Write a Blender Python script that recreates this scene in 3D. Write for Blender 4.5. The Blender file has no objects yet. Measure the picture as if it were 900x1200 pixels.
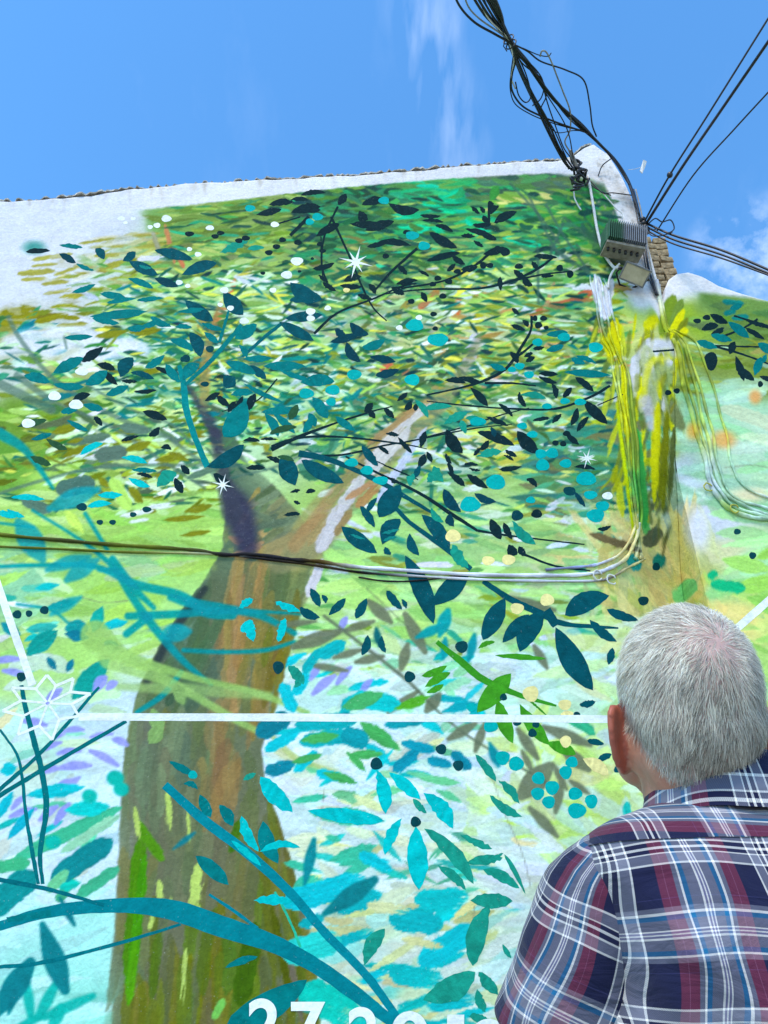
import bpy, bmesh, math, random
import numpy as np
from mathutils import Vector, Matrix, Euler
from mathutils.bvhtree import BVHTree

R = math.radians
rng = np.random.default_rng(7)
random.seed(7)
scene = bpy.context.scene
COL = scene.collection

# ------------------------------------------------------------------ camera
TH = R(30.0); FPX = 866.0; CAMZ = 1.40; D = 4.0
cam_d = bpy.data.cameras.new('camera'); cam = bpy.data.objects.new('camera', cam_d); COL.objects.link(cam)
cam_d.sensor_fit = 'VERTICAL'; cam_d.sensor_height = 36.0; cam_d.lens = 18.0 / (600.0 / FPX)
cam_d.clip_start = 0.05; cam_d.clip_end = 2000
cam.location = (0, 0, CAMZ); cam.rotation_euler = (R(90) + TH, 0, 0)
scene.camera = cam

# ------------------------------------------------------------------ world, sun, exposure
SUN_EL, SUN_AZ = 58.0, 205.0        # degrees; azimuth clockwise from +Y (behind and left of the camera)
w = bpy.data.worlds.new('World'); scene.world = w; w.use_nodes = True
nt = w.node_tree; N = nt.nodes; N.clear()
def nd(tree, typ, **kw):
    n = tree.nodes.new(typ)
    for k, v in kw.items(): setattr(n, k, v)
    return n
out = nd(nt, 'ShaderNodeOutputWorld'); bg = nd(nt, 'ShaderNodeBackground'); bg.inputs[1].default_value = 0.15
sky = nd(nt, 'ShaderNodeTexSky', sky_type='NISHITA', sun_disc=False, sun_elevation=R(SUN_EL), sun_rotation=R(SUN_AZ))
sky.air_density = 1.0; sky.dust_density = 0.1; sky.ozone_density = 5.0; sky.altitude = 100
tc = nd(nt, 'ShaderNodeTexCoord')
# thin wisps of cirrus
mp = nd(nt, 'ShaderNodeMapping'); mp.inputs['Scale'].default_value = (6.0, 2.2, 2.2); mp.inputs['Rotation'].default_value = (0.2, 0.3, 0.1)
n1 = nd(nt, 'ShaderNodeTexNoise'); n1.inputs['Scale'].default_value = 1.1; n1.inputs['Detail'].default_value = 7; n1.inputs['Roughness'].default_value = 0.62
r1 = nd(nt, 'ShaderNodeMapRange'); r1.inputs[1].default_value = 0.52; r1.inputs[2].default_value = 0.80; r1.inputs[3].default_value = 0.0; r1.inputs[4].default_value = 0.05
nt.links.new(tc.outputs['Generated'], mp.inputs[0]); nt.links.new(mp.outputs[0], n1.inputs[0]); nt.links.new(n1.outputs[0], r1.inputs[0])
# puffs low over the neighbouring roof
n2 = nd(nt, 'ShaderNodeTexNoise'); n2.inputs['Scale'].default_value = 14; n2.inputs['Detail'].default_value = 8; n2.inputs['Roughness'].default_value = 0.6
nt.links.new(tc.outputs['Generated'], n2.inputs[0])
def pxdir(px, py):
    u, v = px - 450.0, 600.0 - py
    d = Vector((u, -v * math.sin(TH) + FPX * math.cos(TH), v * math.cos(TH) + FPX * math.sin(TH)))
    return d.normalized()
def cloudspot(px, py, cosr):
    dp = nd(nt, 'ShaderNodeVectorMath', operation='DOT_PRODUCT'); dp.inputs[1].default_value = pxdir(px, py)
    nt.links.new(tc.outputs['Generated'], dp.inputs[0])
    m = nd(nt, 'ShaderNodeMapRange', interpolation_type='SMOOTHSTEP'); m.inputs[1].default_value = cosr; m.inputs[2].default_value = 1.0
    nt.links.new(dp.outputs['Value'], m.inputs[0])
    return m.outputs[0]
def mth(op, a, b=None):
    m = nd(nt, 'ShaderNodeMath', operation=op)
    for i, x in enumerate((a, b)):
        if x is None: continue
        if isinstance(x, (int, float)): m.inputs[i].default_value = x
        else: nt.links.new(x, m.inputs[i])
    return m.outputs[0]
cl = mth('ADD', cloudspot(872, 296, math.cos(R(4.2))), mth('MULTIPLY', cloudspot(1010, 330, math.cos(R(9))), 0.7))
puff = nd(nt, 'ShaderNodeMapRange'); puff.inputs[1].default_value = 0.42; puff.inputs[2].default_value = 0.72
nt.links.new(n2.outputs[0], puff.inputs[0])
pf = mth('MULTIPLY', mth('MULTIPLY', cl, puff.outputs[0]), 0.55)
# one long feathery streak
st = mth('ADD', cloudspot(520, 120, math.cos(R(3.2))), mth('ADD', cloudspot(507, 60, math.cos(R(3.0))), mth('ADD', cloudspot(500, 0, math.cos(R(3.5))), cloudspot(538, 175, math.cos(R(2.6))))))
n3 = nd(nt, 'ShaderNodeTexNoise'); n3.inputs['Scale'].default_value = 10; n3.inputs['Detail'].default_value = 8
mp3 = nd(nt, 'ShaderNodeMapping'); mp3.inputs['Scale'].default_value = (3.2, 0.7, 0.7); nt.links.new(tc.outputs['Generated'], mp3.inputs[0]); nt.links.new(mp3.outputs[0], n3.inputs[0])
s3 = nd(nt, 'ShaderNodeMapRange'); s3.inputs[1].default_value = 0.42; s3.inputs[2].default_value = 0.75; nt.links.new(n3.outputs[0], s3.inputs[0])
stv = mth('MULTIPLY', mth('MULTIPLY', st, s3.outputs[0]), 0.18)
fac = mth('MINIMUM', mth('ADD', mth('ADD', r1.outputs[0], pf), stv), 0.9)
mix = nd(nt, 'ShaderNodeMix', data_type='RGBA'); mix.inputs['B'].default_value = (7.2, 8.0, 9.2, 1)
nt.links.new(fac, mix.inputs['Factor']); hs = nd(nt, 'ShaderNodeHueSaturation'); hs.inputs['Saturation'].default_value = 1.17; hs.inputs['Value'].default_value = 1.70; hs.inputs['Hue'].default_value = 0.494
nt.links.new(sky.outputs[0], hs.inputs['Color']); nt.links.new(hs.outputs[0], mix.inputs['A'])
nt.links.new(mix.outputs['Result'], bg.inputs[0]); nt.links.new(bg.outputs[0], out.inputs[0])

sd = bpy.data.lights.new('sun', 'SUN'); sd.energy = 2.2; sd.angle = R(16); sd.color = (1.0, 0.90, 0.77)
so = bpy.data.objects.new('sun', sd); COL.objects.link(so)
az, el = R(SUN_AZ), R(SUN_EL)
sv = Vector((math.sin(az) * math.cos(el), math.cos(az) * math.cos(el), math.sin(el)))
so.rotation_euler = sv.to_track_quat('Z', 'Y').to_euler()
vs = scene.view_settings; vs.view_transform = 'Standard'; vs.look = 'None'; vs.gamma = 1.0; vs.use_curve_mapping = False
vs.exposure = 0.50
scene.cycles.max_bounces = 6; scene.cycles.transparent_max_bounces = 12

# ------------------------------------------------------------------ helpers
def at(px, py, Y):
    "world point where the line of sight of a photo pixel meets the vertical plane y = Y"
    u, v = px - 450.0, 600.0 - py
    dy = -v * math.sin(TH) + FPX * math.cos(TH); dz = v * math.cos(TH) + FPX * math.sin(TH)
    return Vector((u * Y / dy, Y, CAMZ + dz * Y / dy))
def project(X, Y, Z):
    zc = Y * math.cos(TH) + (Z - CAMZ) * math.sin(TH)
    up = -Y * math.sin(TH) + (Z - CAMZ) * math.cos(TH)
    return 450.0 + FPX * X / zc, 600.0 - FPX * up / zc
def tag(o, label=None, cat=None, group=None, kind=None):
    if label: o['label'] = label
    if cat: o['category'] = cat
    if group: o['group'] = group
    if kind: o['kind'] = kind
    return o
def empty(name, loc):
    o = bpy.data.objects.new(name, None); COL.objects.link(o); o.location = loc; o.empty_display_size = 0.1
    return o
def link(name, me, m=None, parent=None, smooth=False):
    if m is not None and not me.materials: me.materials.append(m)
    o = bpy.data.objects.new(name, me); COL.objects.link(o)
    if parent is not None:
        o.parent = parent
        o.matrix_parent_inverse = Matrix.Translation(-Vector(parent.location)) if parent.parent is None else Matrix.Identity(4)
    if smooth: me.shade_smooth()
    return o
def mesh(name, v, f, cols=None, smooth=False, m=None):
    me = bpy.data.meshes.new(name); me.from_pydata([tuple(map(float, p)) for p in v], [], f); 
    if cols is not None:
        a = me.color_attributes.new('paint', 'FLOAT_COLOR', 'POINT'); c = np.ones((len(v), 4), np.float32); c[:, :3] = cols
        a.data.foreach_set('color', c.ravel())
    if smooth: me.shade_smooth()
    if m is not None: me.materials.append(m)
    me.update(); return me
def lin(c):
    c = np.asarray(c, float)
    if c.max() > 1.0001: c = c / 255.0
    return np.where(c <= 0.04045, c / 12.92, ((c + 0.055) / 1.055) ** 2.4)

class BM:
    "collects shapes, then links them as one mesh"
    def __init__(s): s.v = []; s.f = []
    def add(s, v, f):
        n = len(s.v); s.v += [tuple(p) for p in v]; s.f += [[i + n for i in q] for q in f]; return s
    def box(s, c, d, M=None, bev=0.0):
        x, y, z = d[0] / 2, d[1] / 2, d[2] / 2
        bm = bmesh.new(); bmesh.ops.create_cube(bm, size=1, matrix=Matrix.Diagonal((d[0], d[1], d[2], 1)))
        if bev: bmesh.ops.bevel(bm, geom=bm.edges[:], offset=bev, segments=2, affect='EDGES', profile=0.6)
        T = Matrix.Translation(c)
        if M is not None: T = M @ T
        bm.verts.index_update()
        s.add([T @ q.co for q in bm.verts], [[q.index for q in f.verts] for f in bm.faces]); bm.free(); return s
    def tube(s, pts, rad, n=8, caps=True):
        pts = [Vector(p) for p in pts]; rad = rad if hasattr(rad, '__len__') else [rad] * len(pts)
        t0 = (pts[1] - pts[0]).normalized(); nrm = t0.orthogonal().normalized(); v = []; f = []
        for i, p in enumerate(pts):
            t = (pts[min(i + 1, len(pts) - 1)] - pts[max(i - 1, 0)])
            t = t.normalized() if t.length > 1e-9 else t0
            nrm = (nrm - t * nrm.dot(t)).normalized(); b = t.cross(nrm)
            for k in range(n):
                a = 2 * math.pi * k / n; v.append(p + (nrm * math.cos(a) + b * math.sin(a)) * rad[i])
        for i in range(len(pts) - 1):
            for k in range(n): f.append([i * n + k, i * n + (k + 1) % n, (i + 1) * n + (k + 1) % n, (i + 1) * n + k])
        if caps: f.append(list(range(n))[::-1]); f.append([len(v) - n + k for k in range(n)])
        return s.add(v, f)
    def ell(s, c, r, rot=(0, 0, 0), seg=24):
        bm = bmesh.new(); bmesh.ops.create_uvsphere(bm, u_segments=seg, v_segments=seg // 2, radius=1)
        T = Matrix.Translation(c) @ Euler(rot).to_matrix().to_4x4() @ Matrix.Diagonal((r[0], r[1], r[2], 1)); bm.verts.index_update()
        s.add([T @ q.co for q in bm.verts], [[q.index for q in f.verts] for f in bm.faces]); bm.free(); return s
    def mesh(s, name, cols=None, smooth=True, m=None): return mesh(name, s.v, s.f, cols, smooth, m)
    def build(s, name, m, parent=None, smooth=True, cols=None): return link(name, s.mesh(name, cols, smooth), m, parent)
def catmull(P, n=8):
    P = [Vector(p) for p in P]; P = [P[0] * 2 - P[1]] + P + [P[-1] * 2 - P[-2]]; o = []
    for i in range(1, len(P) - 2):
        a, b, c, d = P[i - 1:i + 3]
        for k in range(n):
            t = k / n
            o.append(0.5 * ((2 * b) + (c - a) * t + (2 * a - 5 * b + 4 * c - d) * t * t + (3 * b - a - 3 * c + d) * t ** 3))
    o.append(P[-2]); return o

# ------------------------------------------------------------------ materials
def new_mat(name, rough=0.7, spec=0.3):
    m = bpy.data.materials.new(name); m.use_nodes = True
    b = m.node_tree.nodes['Principled BSDF']; b.inputs['Roughness'].default_value = rough
    b.inputs['Specular IOR Level'].default_value = spec
    return m, m.node_tree, b
def noise_mat(name, c0, c1, scale=8.0, rough=0.7, bump=0.0, bscale=60.0, spec=0.3, metal=0.0, dist=0.01):
    m, t, b = new_mat(name, rough, spec)
    co = nd(t, 'ShaderNodeTexCoord'); n = nd(t, 'ShaderNodeTexNoise'); n.inputs['Scale'].default_value = scale; n.inputs['Detail'].default_value = 6
    rp = nd(t, 'ShaderNodeValToRGB'); rp.color_ramp.elements[0].color = (*lin(c0), 1); rp.color_ramp.elements[1].color = (*lin(c1), 1)
    rp.color_ramp.elements[0].position = 0.3; rp.color_ramp.elements[1].position = 0.7
    t.links.new(co.outputs['Object'], n.inputs[0]); t.links.new(n.outputs[0], rp.inputs[0]); t.links.new(rp.outputs[0], b.inputs['Base Color'])
    b.inputs['Metallic'].default_value = metal
    if bump:
        n2 = nd(t, 'ShaderNodeTexNoise'); n2.inputs['Scale'].default_value = bscale; n2.inputs['Detail'].default_value = 5
        bp = nd(t, 'ShaderNodeBump'); bp.inputs['Strength'].default_value = bump; bp.inputs['Distance'].default_value = dist
        t.links.new(co.outputs['Object'], n2.inputs[0]); t.links.new(n2.outputs[0], bp.inputs['Height']); t.links.new(bp.outputs[0], b.inputs['Normal'])
    return m
def paint_mat(name, rough=0.9, stucco=0.42):
    m, t, b = new_mat(name, rough, 0.06)
    a = nd(t, 'ShaderNodeAttribute', attribute_name='paint'); co = nd(t, 'ShaderNodeTexCoord')
    geo = nd(t, 'ShaderNodeNewGeometry')
    n = nd(t, 'ShaderNodeTexNoise'); n.inputs['Scale'].default_value = 7; n.inputs['Detail'].default_value = 8; n.inputs['Roughness'].default_value = 0.7
    t.links.new(geo.outputs['Position'], n.inputs[0])
    mr = nd(t, 'ShaderNodeMapRange'); mr.inputs[1].default_value = 0.25; mr.inputs[2].default_value = 0.75; mr.inputs[3].default_value = 0.76; mr.inputs[4].default_value = 1.15
    nb = nd(t, 'ShaderNodeTexNoise'); nb.inputs['Scale'].default_value = 42; nb.inputs['Detail'].default_value = 5; t.links.new(geo.outputs['Position'], nb.inputs[0])
    av = nd(t, 'ShaderNodeMath', operation='MULTIPLY_ADD'); av.inputs[1].default_value = 0.5; t.links.new(nb.outputs[0], av.inputs[0])
    hf = nd(t, 'ShaderNodeMath', operation='MULTIPLY'); hf.inputs[1].default_value = 0.5; t.links.new(n.outputs[0], hf.inputs[0]); t.links.new(hf.outputs[0], av.inputs[2])
    t.links.new(av.outputs[0], mr.inputs[0])
    vm = nd(t, 'ShaderNodeVectorMath', operation='SCALE'); t.links.new(a.outputs['Color'], vm.inputs[0]); t.links.new(mr.outputs[0], vm.inputs['Scale'])
    sk = nd(t, 'ShaderNodeTexNoise'); sk.inputs['Scale'].default_value = 85; sk.inputs['Detail'].default_value = 3; t.links.new(geo.outputs['Position'], sk.inputs[0])
    sr = nd(t, 'ShaderNodeMapRange'); sr.inputs[1].default_value = 0.68; sr.inputs[2].default_value = 0.76; sr.inputs[4].default_value = 0.25; t.links.new(sk.outputs[0], sr.inputs[0])
    sx = nd(t, 'ShaderNodeMix', data_type='RGBA'); sx.inputs['B'].default_value = (.50, .50, .44, 1); t.links.new(sr.outputs[0], sx.inputs['Factor']); t.links.new(vm.outputs[0], sx.inputs['A'])
    t.links.new(sx.outputs['Result'], b.inputs['Base Color'])
    s1 = nd(t, 'ShaderNodeTexNoise'); s1.inputs['Scale'].default_value = 55; s1.inputs['Detail'].default_value = 6; s1.inputs['Roughness'].default_value = 0.6
    s2 = nd(t, 'ShaderNodeTexNoise'); s2.inputs['Scale'].default_value = 9; s2.inputs['Detail'].default_value = 4
    ad = nd(t, 'ShaderNodeMath', operation='MULTIPLY_ADD'); ad.inputs[1].default_value = 2.5
    t.links.new(geo.outputs['Position'], s1.inputs[0]); t.links.new(geo.outputs['Position'], s2.inputs[0])
    t.links.new(s2.outputs[0], ad.inputs[0]); t.links.new(s1.outputs[0], ad.inputs[2])
    bp = nd(t, 'ShaderNodeBump'); bp.inputs['Strength'].default_value = stucco; bp.inputs['Distance'].default_value = 0.012
    t.links.new(ad.outputs[0], bp.inputs['Height']); t.links.new(bp.outputs[0], b.inputs['Normal'])
    return m
M_PAINT = paint_mat('wall_paint')
M_CPAINT = paint_mat('cable_paint', 0.5, 0.12)
M_CABLE = noise_mat('black_cable', (14, 15, 18), (34, 34, 36), 30, 0.42, spec=0.45)
M_GREYC = noise_mat('grey_cable', (120, 118, 112), (165, 162, 152), 25, 0.55)
M_WHITEC = noise_mat('white_cable', (196, 192, 182), (226, 224, 218), 20, 0.5)
M_COPE = noise_mat('crumbling_mortar', (136, 124, 106), (226, 218, 204), 24, 0.95, 0.8, 60)
M_STUCCO = noise_mat('back_stucco', (196, 192, 186), (224, 222, 216), 6, 0.9, 0.4, 60)
M_GROUND = noise_mat('paving_concrete', (132, 126, 116), (172, 166, 154), 3, 0.9, 0.3, 40)
M_BRICK = noise_mat('pale_brick', (112, 96, 70), (186, 164, 126), 24, 0.92, 0.6, 70)
M_STEEL = noise_mat('galvanised_steel', (110, 114, 118), (150, 152, 154), 20, 0.45, spec=0.5, metal=0.7)
# ------------------------------------------------------------------ the mural: colours of the wall paint
# The painter's canvas: an array of paint colours for the wall, in photo units (1 unit is 4 to 8 mm of wall)
CX0, CX1, CY0, CY1 = -330, 1230, 100, 1460
CW, CH = CX1 - CX0, CY1 - CY0
def vnoise(h, w, cell, seed, octv=3):
    g = np.random.default_rng(seed); o = np.zeros((h, w)); amp = 1.0; tot = 0
    for k in range(octv):
        c = max(cell / 2 ** k, 1.0); gh, gw = int(h / c) + 3, int(w / c) + 3; a = g.random((gh, gw))
        y = np.arange(h) / c; x = np.arange(w) / c; y0 = y.astype(int); x0 = x.astype(int)
        fy = (y - y0)[:, None]; fx = (x - x0)[None, :]; fy = fy * fy * (3 - 2 * fy); fx = fx * fx * (3 - 2 * fx)
        A = a[np.ix_(y0, x0)]; B = a[np.ix_(y0, x0 + 1)]; C = a[np.ix_(y0 + 1, x0)]; E = a[np.ix_(y0 + 1, x0 + 1)]
        o += amp * ((A * (1 - fx) + B * fx) * (1 - fy) + (C * (1 - fx) + E * fx) * fy); tot += amp; amp *= 0.55
    return o / tot
UNDER = [  # x, y, colour of the ground coat
 (-200,260,216,219,230),(0,300,214,218,230),(60,340,214,218,230),(120,270,214,218,229),(20,350,205,208,205),
 (200,262,118,160,88),(260,255,105,138,72),(330,255,92,122,60),(240,290,118,150,78),(300,300,140,170,95),(390,245,62,110,72),(430,265,70,125,72),(480,240,52,125,88),
 (540,225,70,165,95),(560,265,66,160,105),(620,225,72,112,92),(660,225,76,108,92),(610,260,105,150,90),(650,280,100,150,80),(690,270,70,118,78),(700,240,66,105,85),(715,300,70,110,80),(690,320,160,195,140),
 (140,330,205,215,215),(180,350,175,205,150),(230,340,172,205,140),(290,330,185,215,150),(330,330,180,205,150),(390,330,130,165,95),(450,320,110,145,85),(510,310,120,165,100),(560,320,150,175,130),(610,300,190,200,110),(640,340,170,200,130),(670,360,185,215,140),
 (10,380,140,140,60),(60,395,205,212,210),(120,400,205,215,195),(180,410,190,215,140),(230,400,170,190,110),(300,400,185,220,150),(360,400,175,215,140),(420,390,170,190,150),(470,380,160,180,140),(520,390,190,195,170),(580,380,205,205,150),(640,390,165,170,80),(690,400,125,140,80),
 (10,430,190,200,190),(70,440,165,170,110),(20,480,105,140,55),(60,490,120,155,60),(120,480,170,205,120),(180,480,205,235,205),(240,460,175,205,140),(310,450,190,225,170),(370,440,195,230,180),(430,440,180,205,170),(500,440,150,165,90),(560,440,180,190,120),(620,440,165,185,70),(680,450,130,155,90),
 (10,540,100,150,60),(60,540,165,205,100),(120,540,185,210,140),(180,550,190,220,150),(230,570,195,225,160),(300,510,195,230,190),(360,520,160,190,130),(420,520,170,195,110),(470,520,190,190,190),(540,530,205,215,205),(600,530,200,200,100),(660,530,120,160,110),(700,530,90,150,120),(730,560,80,145,115),
 (20,610,150,195,95),(90,620,165,205,105),(170,620,165,205,110),(230,630,160,205,110),(400,600,160,195,110),(450,620,165,215,130),(520,610,140,185,120),(580,600,170,205,140),(640,600,165,205,120),(690,600,120,130,90),(690,645,225,210,140),(740,640,225,208,140),
 (20,690,150,205,160),(90,700,165,210,115),(170,690,165,210,105),(210,720,170,215,130),(420,690,175,215,125),(480,700,165,210,125),(560,690,150,190,120),(640,690,190,215,190),(700,690,205,210,215),(740,690,215,205,130),
 (30,770,175,210,130),(90,780,170,215,120),(150,770,200,225,200),(140,820,200,220,230),(40,870,185,225,205),(110,880,205,225,240),(40,930,200,225,225),(110,940,205,228,240),(60,990,205,225,230),(110,1000,210,230,240),
 (60,1060,190,230,230),(90,1110,170,230,220),(50,1160,160,226,212),(90,1190,150,222,205),(0,1250,140,215,195),
 (400,760,200,225,205),(460,750,170,205,150),(520,770,195,225,215),(580,760,170,215,160),(640,760,150,210,140),(690,760,150,200,120),(420,810,190,228,225),(480,830,195,230,225),(550,800,205,228,225),(620,800,205,220,200),(680,800,170,215,160),
 (420,880,200,225,235),(350,900,205,225,240),(480,890,190,225,215),(560,880,190,222,205),(620,890,195,225,195),(690,880,200,225,150),(700,920,205,222,140),
 (350,960,205,225,235),(420,970,205,222,225),(490,950,200,220,195),(560,960,205,225,215),(620,960,190,222,110),(660,960,185,220,120),(590,920,200,225,205),
 (400,1030,190,215,210),(460,1030,200,215,200),(540,1020,200,220,190),(590,1010,200,225,215),(610,1060,200,225,220),
 (400,1100,150,215,205),(450,1090,200,212,165),(520,1110,205,222,215),(580,1110,195,215,190),(430,1170,120,205,190),(500,1180,190,210,170),(560,1180,195,210,165),(480,1290,150,205,190),
 (780,350,215,218,226),(760,330,214,218,228),(725,350,150,195,120),(700,370,200,215,190),(740,380,170,195,100),(770,400,180,190,120),(840,360,105,140,70),(880,370,110,145,75),(800,380,140,170,60),(860,420,130,150,75),(890,440,120,140,60),
 (780,460,140,160,100),(770,520,150,160,40),(755,560,110,160,60),(800,500,160,205,170),(850,470,165,210,180),(880,500,185,215,190),(850,520,180,215,185),(890,560,180,215,175),(840,560,180,215,185),
 (810,560,190,205,215),(810,600,205,210,225),(830,640,215,215,170),(860,650,180,220,170),(890,660,165,215,130),(850,690,170,215,160),(890,700,160,215,110),(860,720,235,215,140),(780,660,205,195,120),(790,610,165,185,165),(810,690,195,190,100),(800,720,180,205,110),
 (890,780,170,210,120),(890,850,170,205,90),(890,900,225,205,110),(1000,600,180,215,170),(1000,900,190,210,120),(1000,400,120,150,80),(-200,450,150,180,110),(-200,700,160,205,130),(-200,1000,190,225,225),(-200,380,205,205,195)]
UP = np.array(UNDER, float)
def underpaint():
    s = 6; h, w = CH // s + 1, CW // s + 1
    yy, xx = np.mgrid[0:h, 0:w]; X = xx * s + CX0; Y = yy * s + CY0
    X = X + (vnoise(h, w, 9, 1) - .5) * 95; Y = Y + (vnoise(h, w, 9, 2) - .5) * 46
    num = np.zeros((h, w, 3)); den = np.zeros((h, w, 1))
    for x, y, r, g, b in UP:
        d2 = (X - x) ** 2 + ((Y - y) * 1.45) ** 2; wt = (1.0 / (d2 + 90.0) ** 2.2)[..., None]
        num += wt * np.array((r, g, b)); den += wt
    im = num / den / 255.0
    yi = np.clip(np.arange(CH) / s, 0, h - 1.001); xi = np.clip(np.arange(CW) / s, 0, w - 1.001)
    y0 = yi.astype(int); x0 = xi.astype(int); fy = (yi - y0)[:, None, None]; fx = (xi - x0)[None, :, None]
    return (im[np.ix_(y0, x0)] * (1 - fx) + im[np.ix_(y0, x0 + 1)] * fx) * (1 - fy) + (im[np.ix_(y0 + 1, x0)] * (1 - fx) + im[np.ix_(y0 + 1, x0 + 1)] * fx) * fy
CAN = underpaint()
CAN *= (1 + (vnoise(CH, CW, 40, 5, 4) - .5) * 0.16)[..., None]
FINE = vnoise(CH, CW, 7, 6, 3)
NT = vnoise(512, 512, 3, 9, 2)          # bristle noise
NT = (NT - NT.min()) / (NT.max() - NT.min())
MASK = None
def region(x0, y0, x1, y1):
    a, b = int(max(math.floor(x0), CX0)), int(min(math.ceil(x1), CX1 - 1)); c, d_ = int(max(math.floor(y0), CY0)), int(min(math.ceil(y1), CY1 - 1))
    if b <= a or d_ <= c: return None
    yy, xx = np.mgrid[c:d_, a:b]; return xx, yy, slice(c - CY0, d_ - CY0), slice(a - CX0, b - CX0)
def blend(sl, al, col, var=None):
    if MASK is not None: al = al * MASK[sl[0], sl[1]]
    c = np.asarray(col, float); c = c / 255.0 if c.max() > 1.001 else c
    if var is not None: c = np.clip(c[None, None, :] * (1 + var[..., None]), 0, 1)
    CAN[sl[0], sl[1]] += (c - CAN[sl[0], sl[1]]) * al[..., None]
def stroke(x0, y0, x1, y1, w, col, bend=0.0, dry=0.5, edge=1.1, op=1.0, kind='brush'):
    L = math.hypot(x1 - x0, y1 - y0) + 1e-6; pad = w + abs(bend) + 3
    g = region(min(x0, x1) - pad, min(y0, y1) - pad, max(x0, x1) + pad, max(y0, y1) + pad)
    if g is None: return
    xx, yy, sy, sx = g; dx, dy = (x1 - x0) / L, (y1 - y0) / L
    t = ((xx - x0) * dx + (yy - y0) * dy) / L; s = -(xx - x0) * dy + (yy - y0) * dx
    tc_ = np.clip(t, 0, 1); s = s - bend * 4 * tc_ * (1 - tc_)
    if kind == 'leaf': hw = w / 2 * np.sin(math.pi * tc_) ** 0.8
    else: hw = w / 2 * np.minimum(1, np.minimum((tc_ * 5) ** .5, ((1 - tc_) * 5) ** .5))
    ox, oy = rng.integers(0, 512, 2)
    br = NT[(np.round(s * 2.2).astype(int) + ox) % 512, (np.round(t * L * 0.10).astype(int) + oy) % 512]
    rag = NT[(np.round(s * 1.2).astype(int) + oy) % 512, (np.round(t * L * 0.6).astype(int) + ox) % 512]
    d = hw - np.abs(s) - (rag - .35) * min(w * 0.30, 4.0) * (0.4 + dry)
    al = np.clip(d / edge + 0.5, 0, 1) * ((t > 0) & (t < 1))
    if dry > 0: al = al * np.clip((1.28 - 0.75 * tc_ - dry * br) * 4, 0, 1)
    blend((sy, sx), al * op, col, (br - .5) * 0.20)
def softline(P, W, col, soft=2.5, op=1.0):
    P = [(float(a), float(b)) for a, b in P]; n = len(P); W = W if hasattr(W, '__len__') else [W] * n
    Q = [Vector((a, b, wv)) for (a, b), wv in zip(P, W)]; Q = catmull(Q, 6) if n > 2 else Q
    pad = max(W) + soft * 2 + 2; xs = [q.x for q in Q]; ys = [q.y for q in Q]
    g = region(min(xs) - pad, min(ys) - pad, max(xs) + pad, max(ys) + pad)
    if g is None: return
    xx, yy, sy, sx = g; best = np.full(xx.shape, -1e9)
    for a, b in zip(Q[:-1], Q[1:]):
        ex, ey = b.x - a.x, b.y - a.y; l2 = ex * ex + ey * ey + 1e-9
        t = np.clip(((xx - a.x) * ex + (yy - a.y) * ey) / l2, 0, 1)
        d = np.hypot(xx - a.x - t * ex, yy - a.y - t * ey); best = np.maximum(best, (a.z + (b.z - a.z) * t) / 2 - d)
    al = np.clip(best / (2 * soft) + .5, 0, 1); al = al * al * (3 - 2 * al)
    blend((sy, sx), al * op, col, (FINE[sy, sx] - .5) * 0.12)
def spot(x, y, rx, ry, col, soft=1.0, op=1.0):
    g = region(x - rx - soft * 2 - 2, y - ry - soft * 2 - 2, x + rx + soft * 2 + 2, y + ry + soft * 2 + 2)
    if g is None: return
    xx, yy, sy, sx = g; d = (1 - np.sqrt(((xx - x) / rx) ** 2 + ((yy - y) / ry) ** 2)) * min(rx, ry)
    al = np.clip(d / (2 * soft) + .5, 0, 1); al = al * al * (3 - 2 * al); blend((sy, sx), al * op, col)
def polymask(P, soft=1.5, pad=6):
    P = np.array(P, float); g = region(P[:, 0].min() - pad, P[:, 1].min() - pad, P[:, 0].max() + pad, P[:, 1].max() + pad)
    xx, yy, sy, sx = g; ins = np.zeros(xx.shape, bool); dist = np.full(xx.shape, 1e9)
    for (ax, ay), (bx, by) in zip(P, np.roll(P, -1, 0)):
        c = ((ay > yy) != (by > yy)) & (xx < (bx - ax) * (yy - ay) / (by - ay + 1e-12) + ax); ins ^= c
        l2 = (bx - ax) ** 2 + (by - ay) ** 2 + 1e-9; t = np.clip(((xx - ax) * (bx - ax) + (yy - ay) * (by - ay)) / l2, 0, 1)
        dist = np.minimum(dist, np.hypot(xx - ax - t * (bx - ax), yy - ay - t * (by - ay)))
    sd_ = np.where(ins, dist, -dist) + (FINE[sy, sx] - .5) * 3
    return sy, sx, np.clip(sd_ / (2 * soft) + .5, 0, 1)
def zone(x0, y0, x1, y1, n, pal, L=(18, 40), W=(5, 9), ang=0, sd=14, dry=0.55, bend=0.2, op=1.0, kind='leaf', inside=None):
    for _ in range(n):
        x, y = rng.uniform(x0, x1), rng.uniform(y0, y1)
        if inside is not None and not inside(x, y): continue
        l = rng.uniform(*L); wv = rng.uniform(*W); a = R(ang + rng.normal(0, sd)); c = np.array(pal[rng.integers(len(pal))], float)
        c = np.clip(c * rng.uniform(0.9, 1.1) + rng.normal(0, 4, 3), 0, 255)
        dx, dy = math.cos(a) * l / 2, math.sin(a) * l / 2
        if rng.random() < .5: dx, dy = -dx, -dy
        stroke(x - dx, y - dy, x + dx, y + dy, wv, c, bend=rng.normal(0, bend) * wv, dry=dry * rng.uniform(.5, 1.2), op=op, kind=kind if rng.random() < .75 else 'brush')

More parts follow.
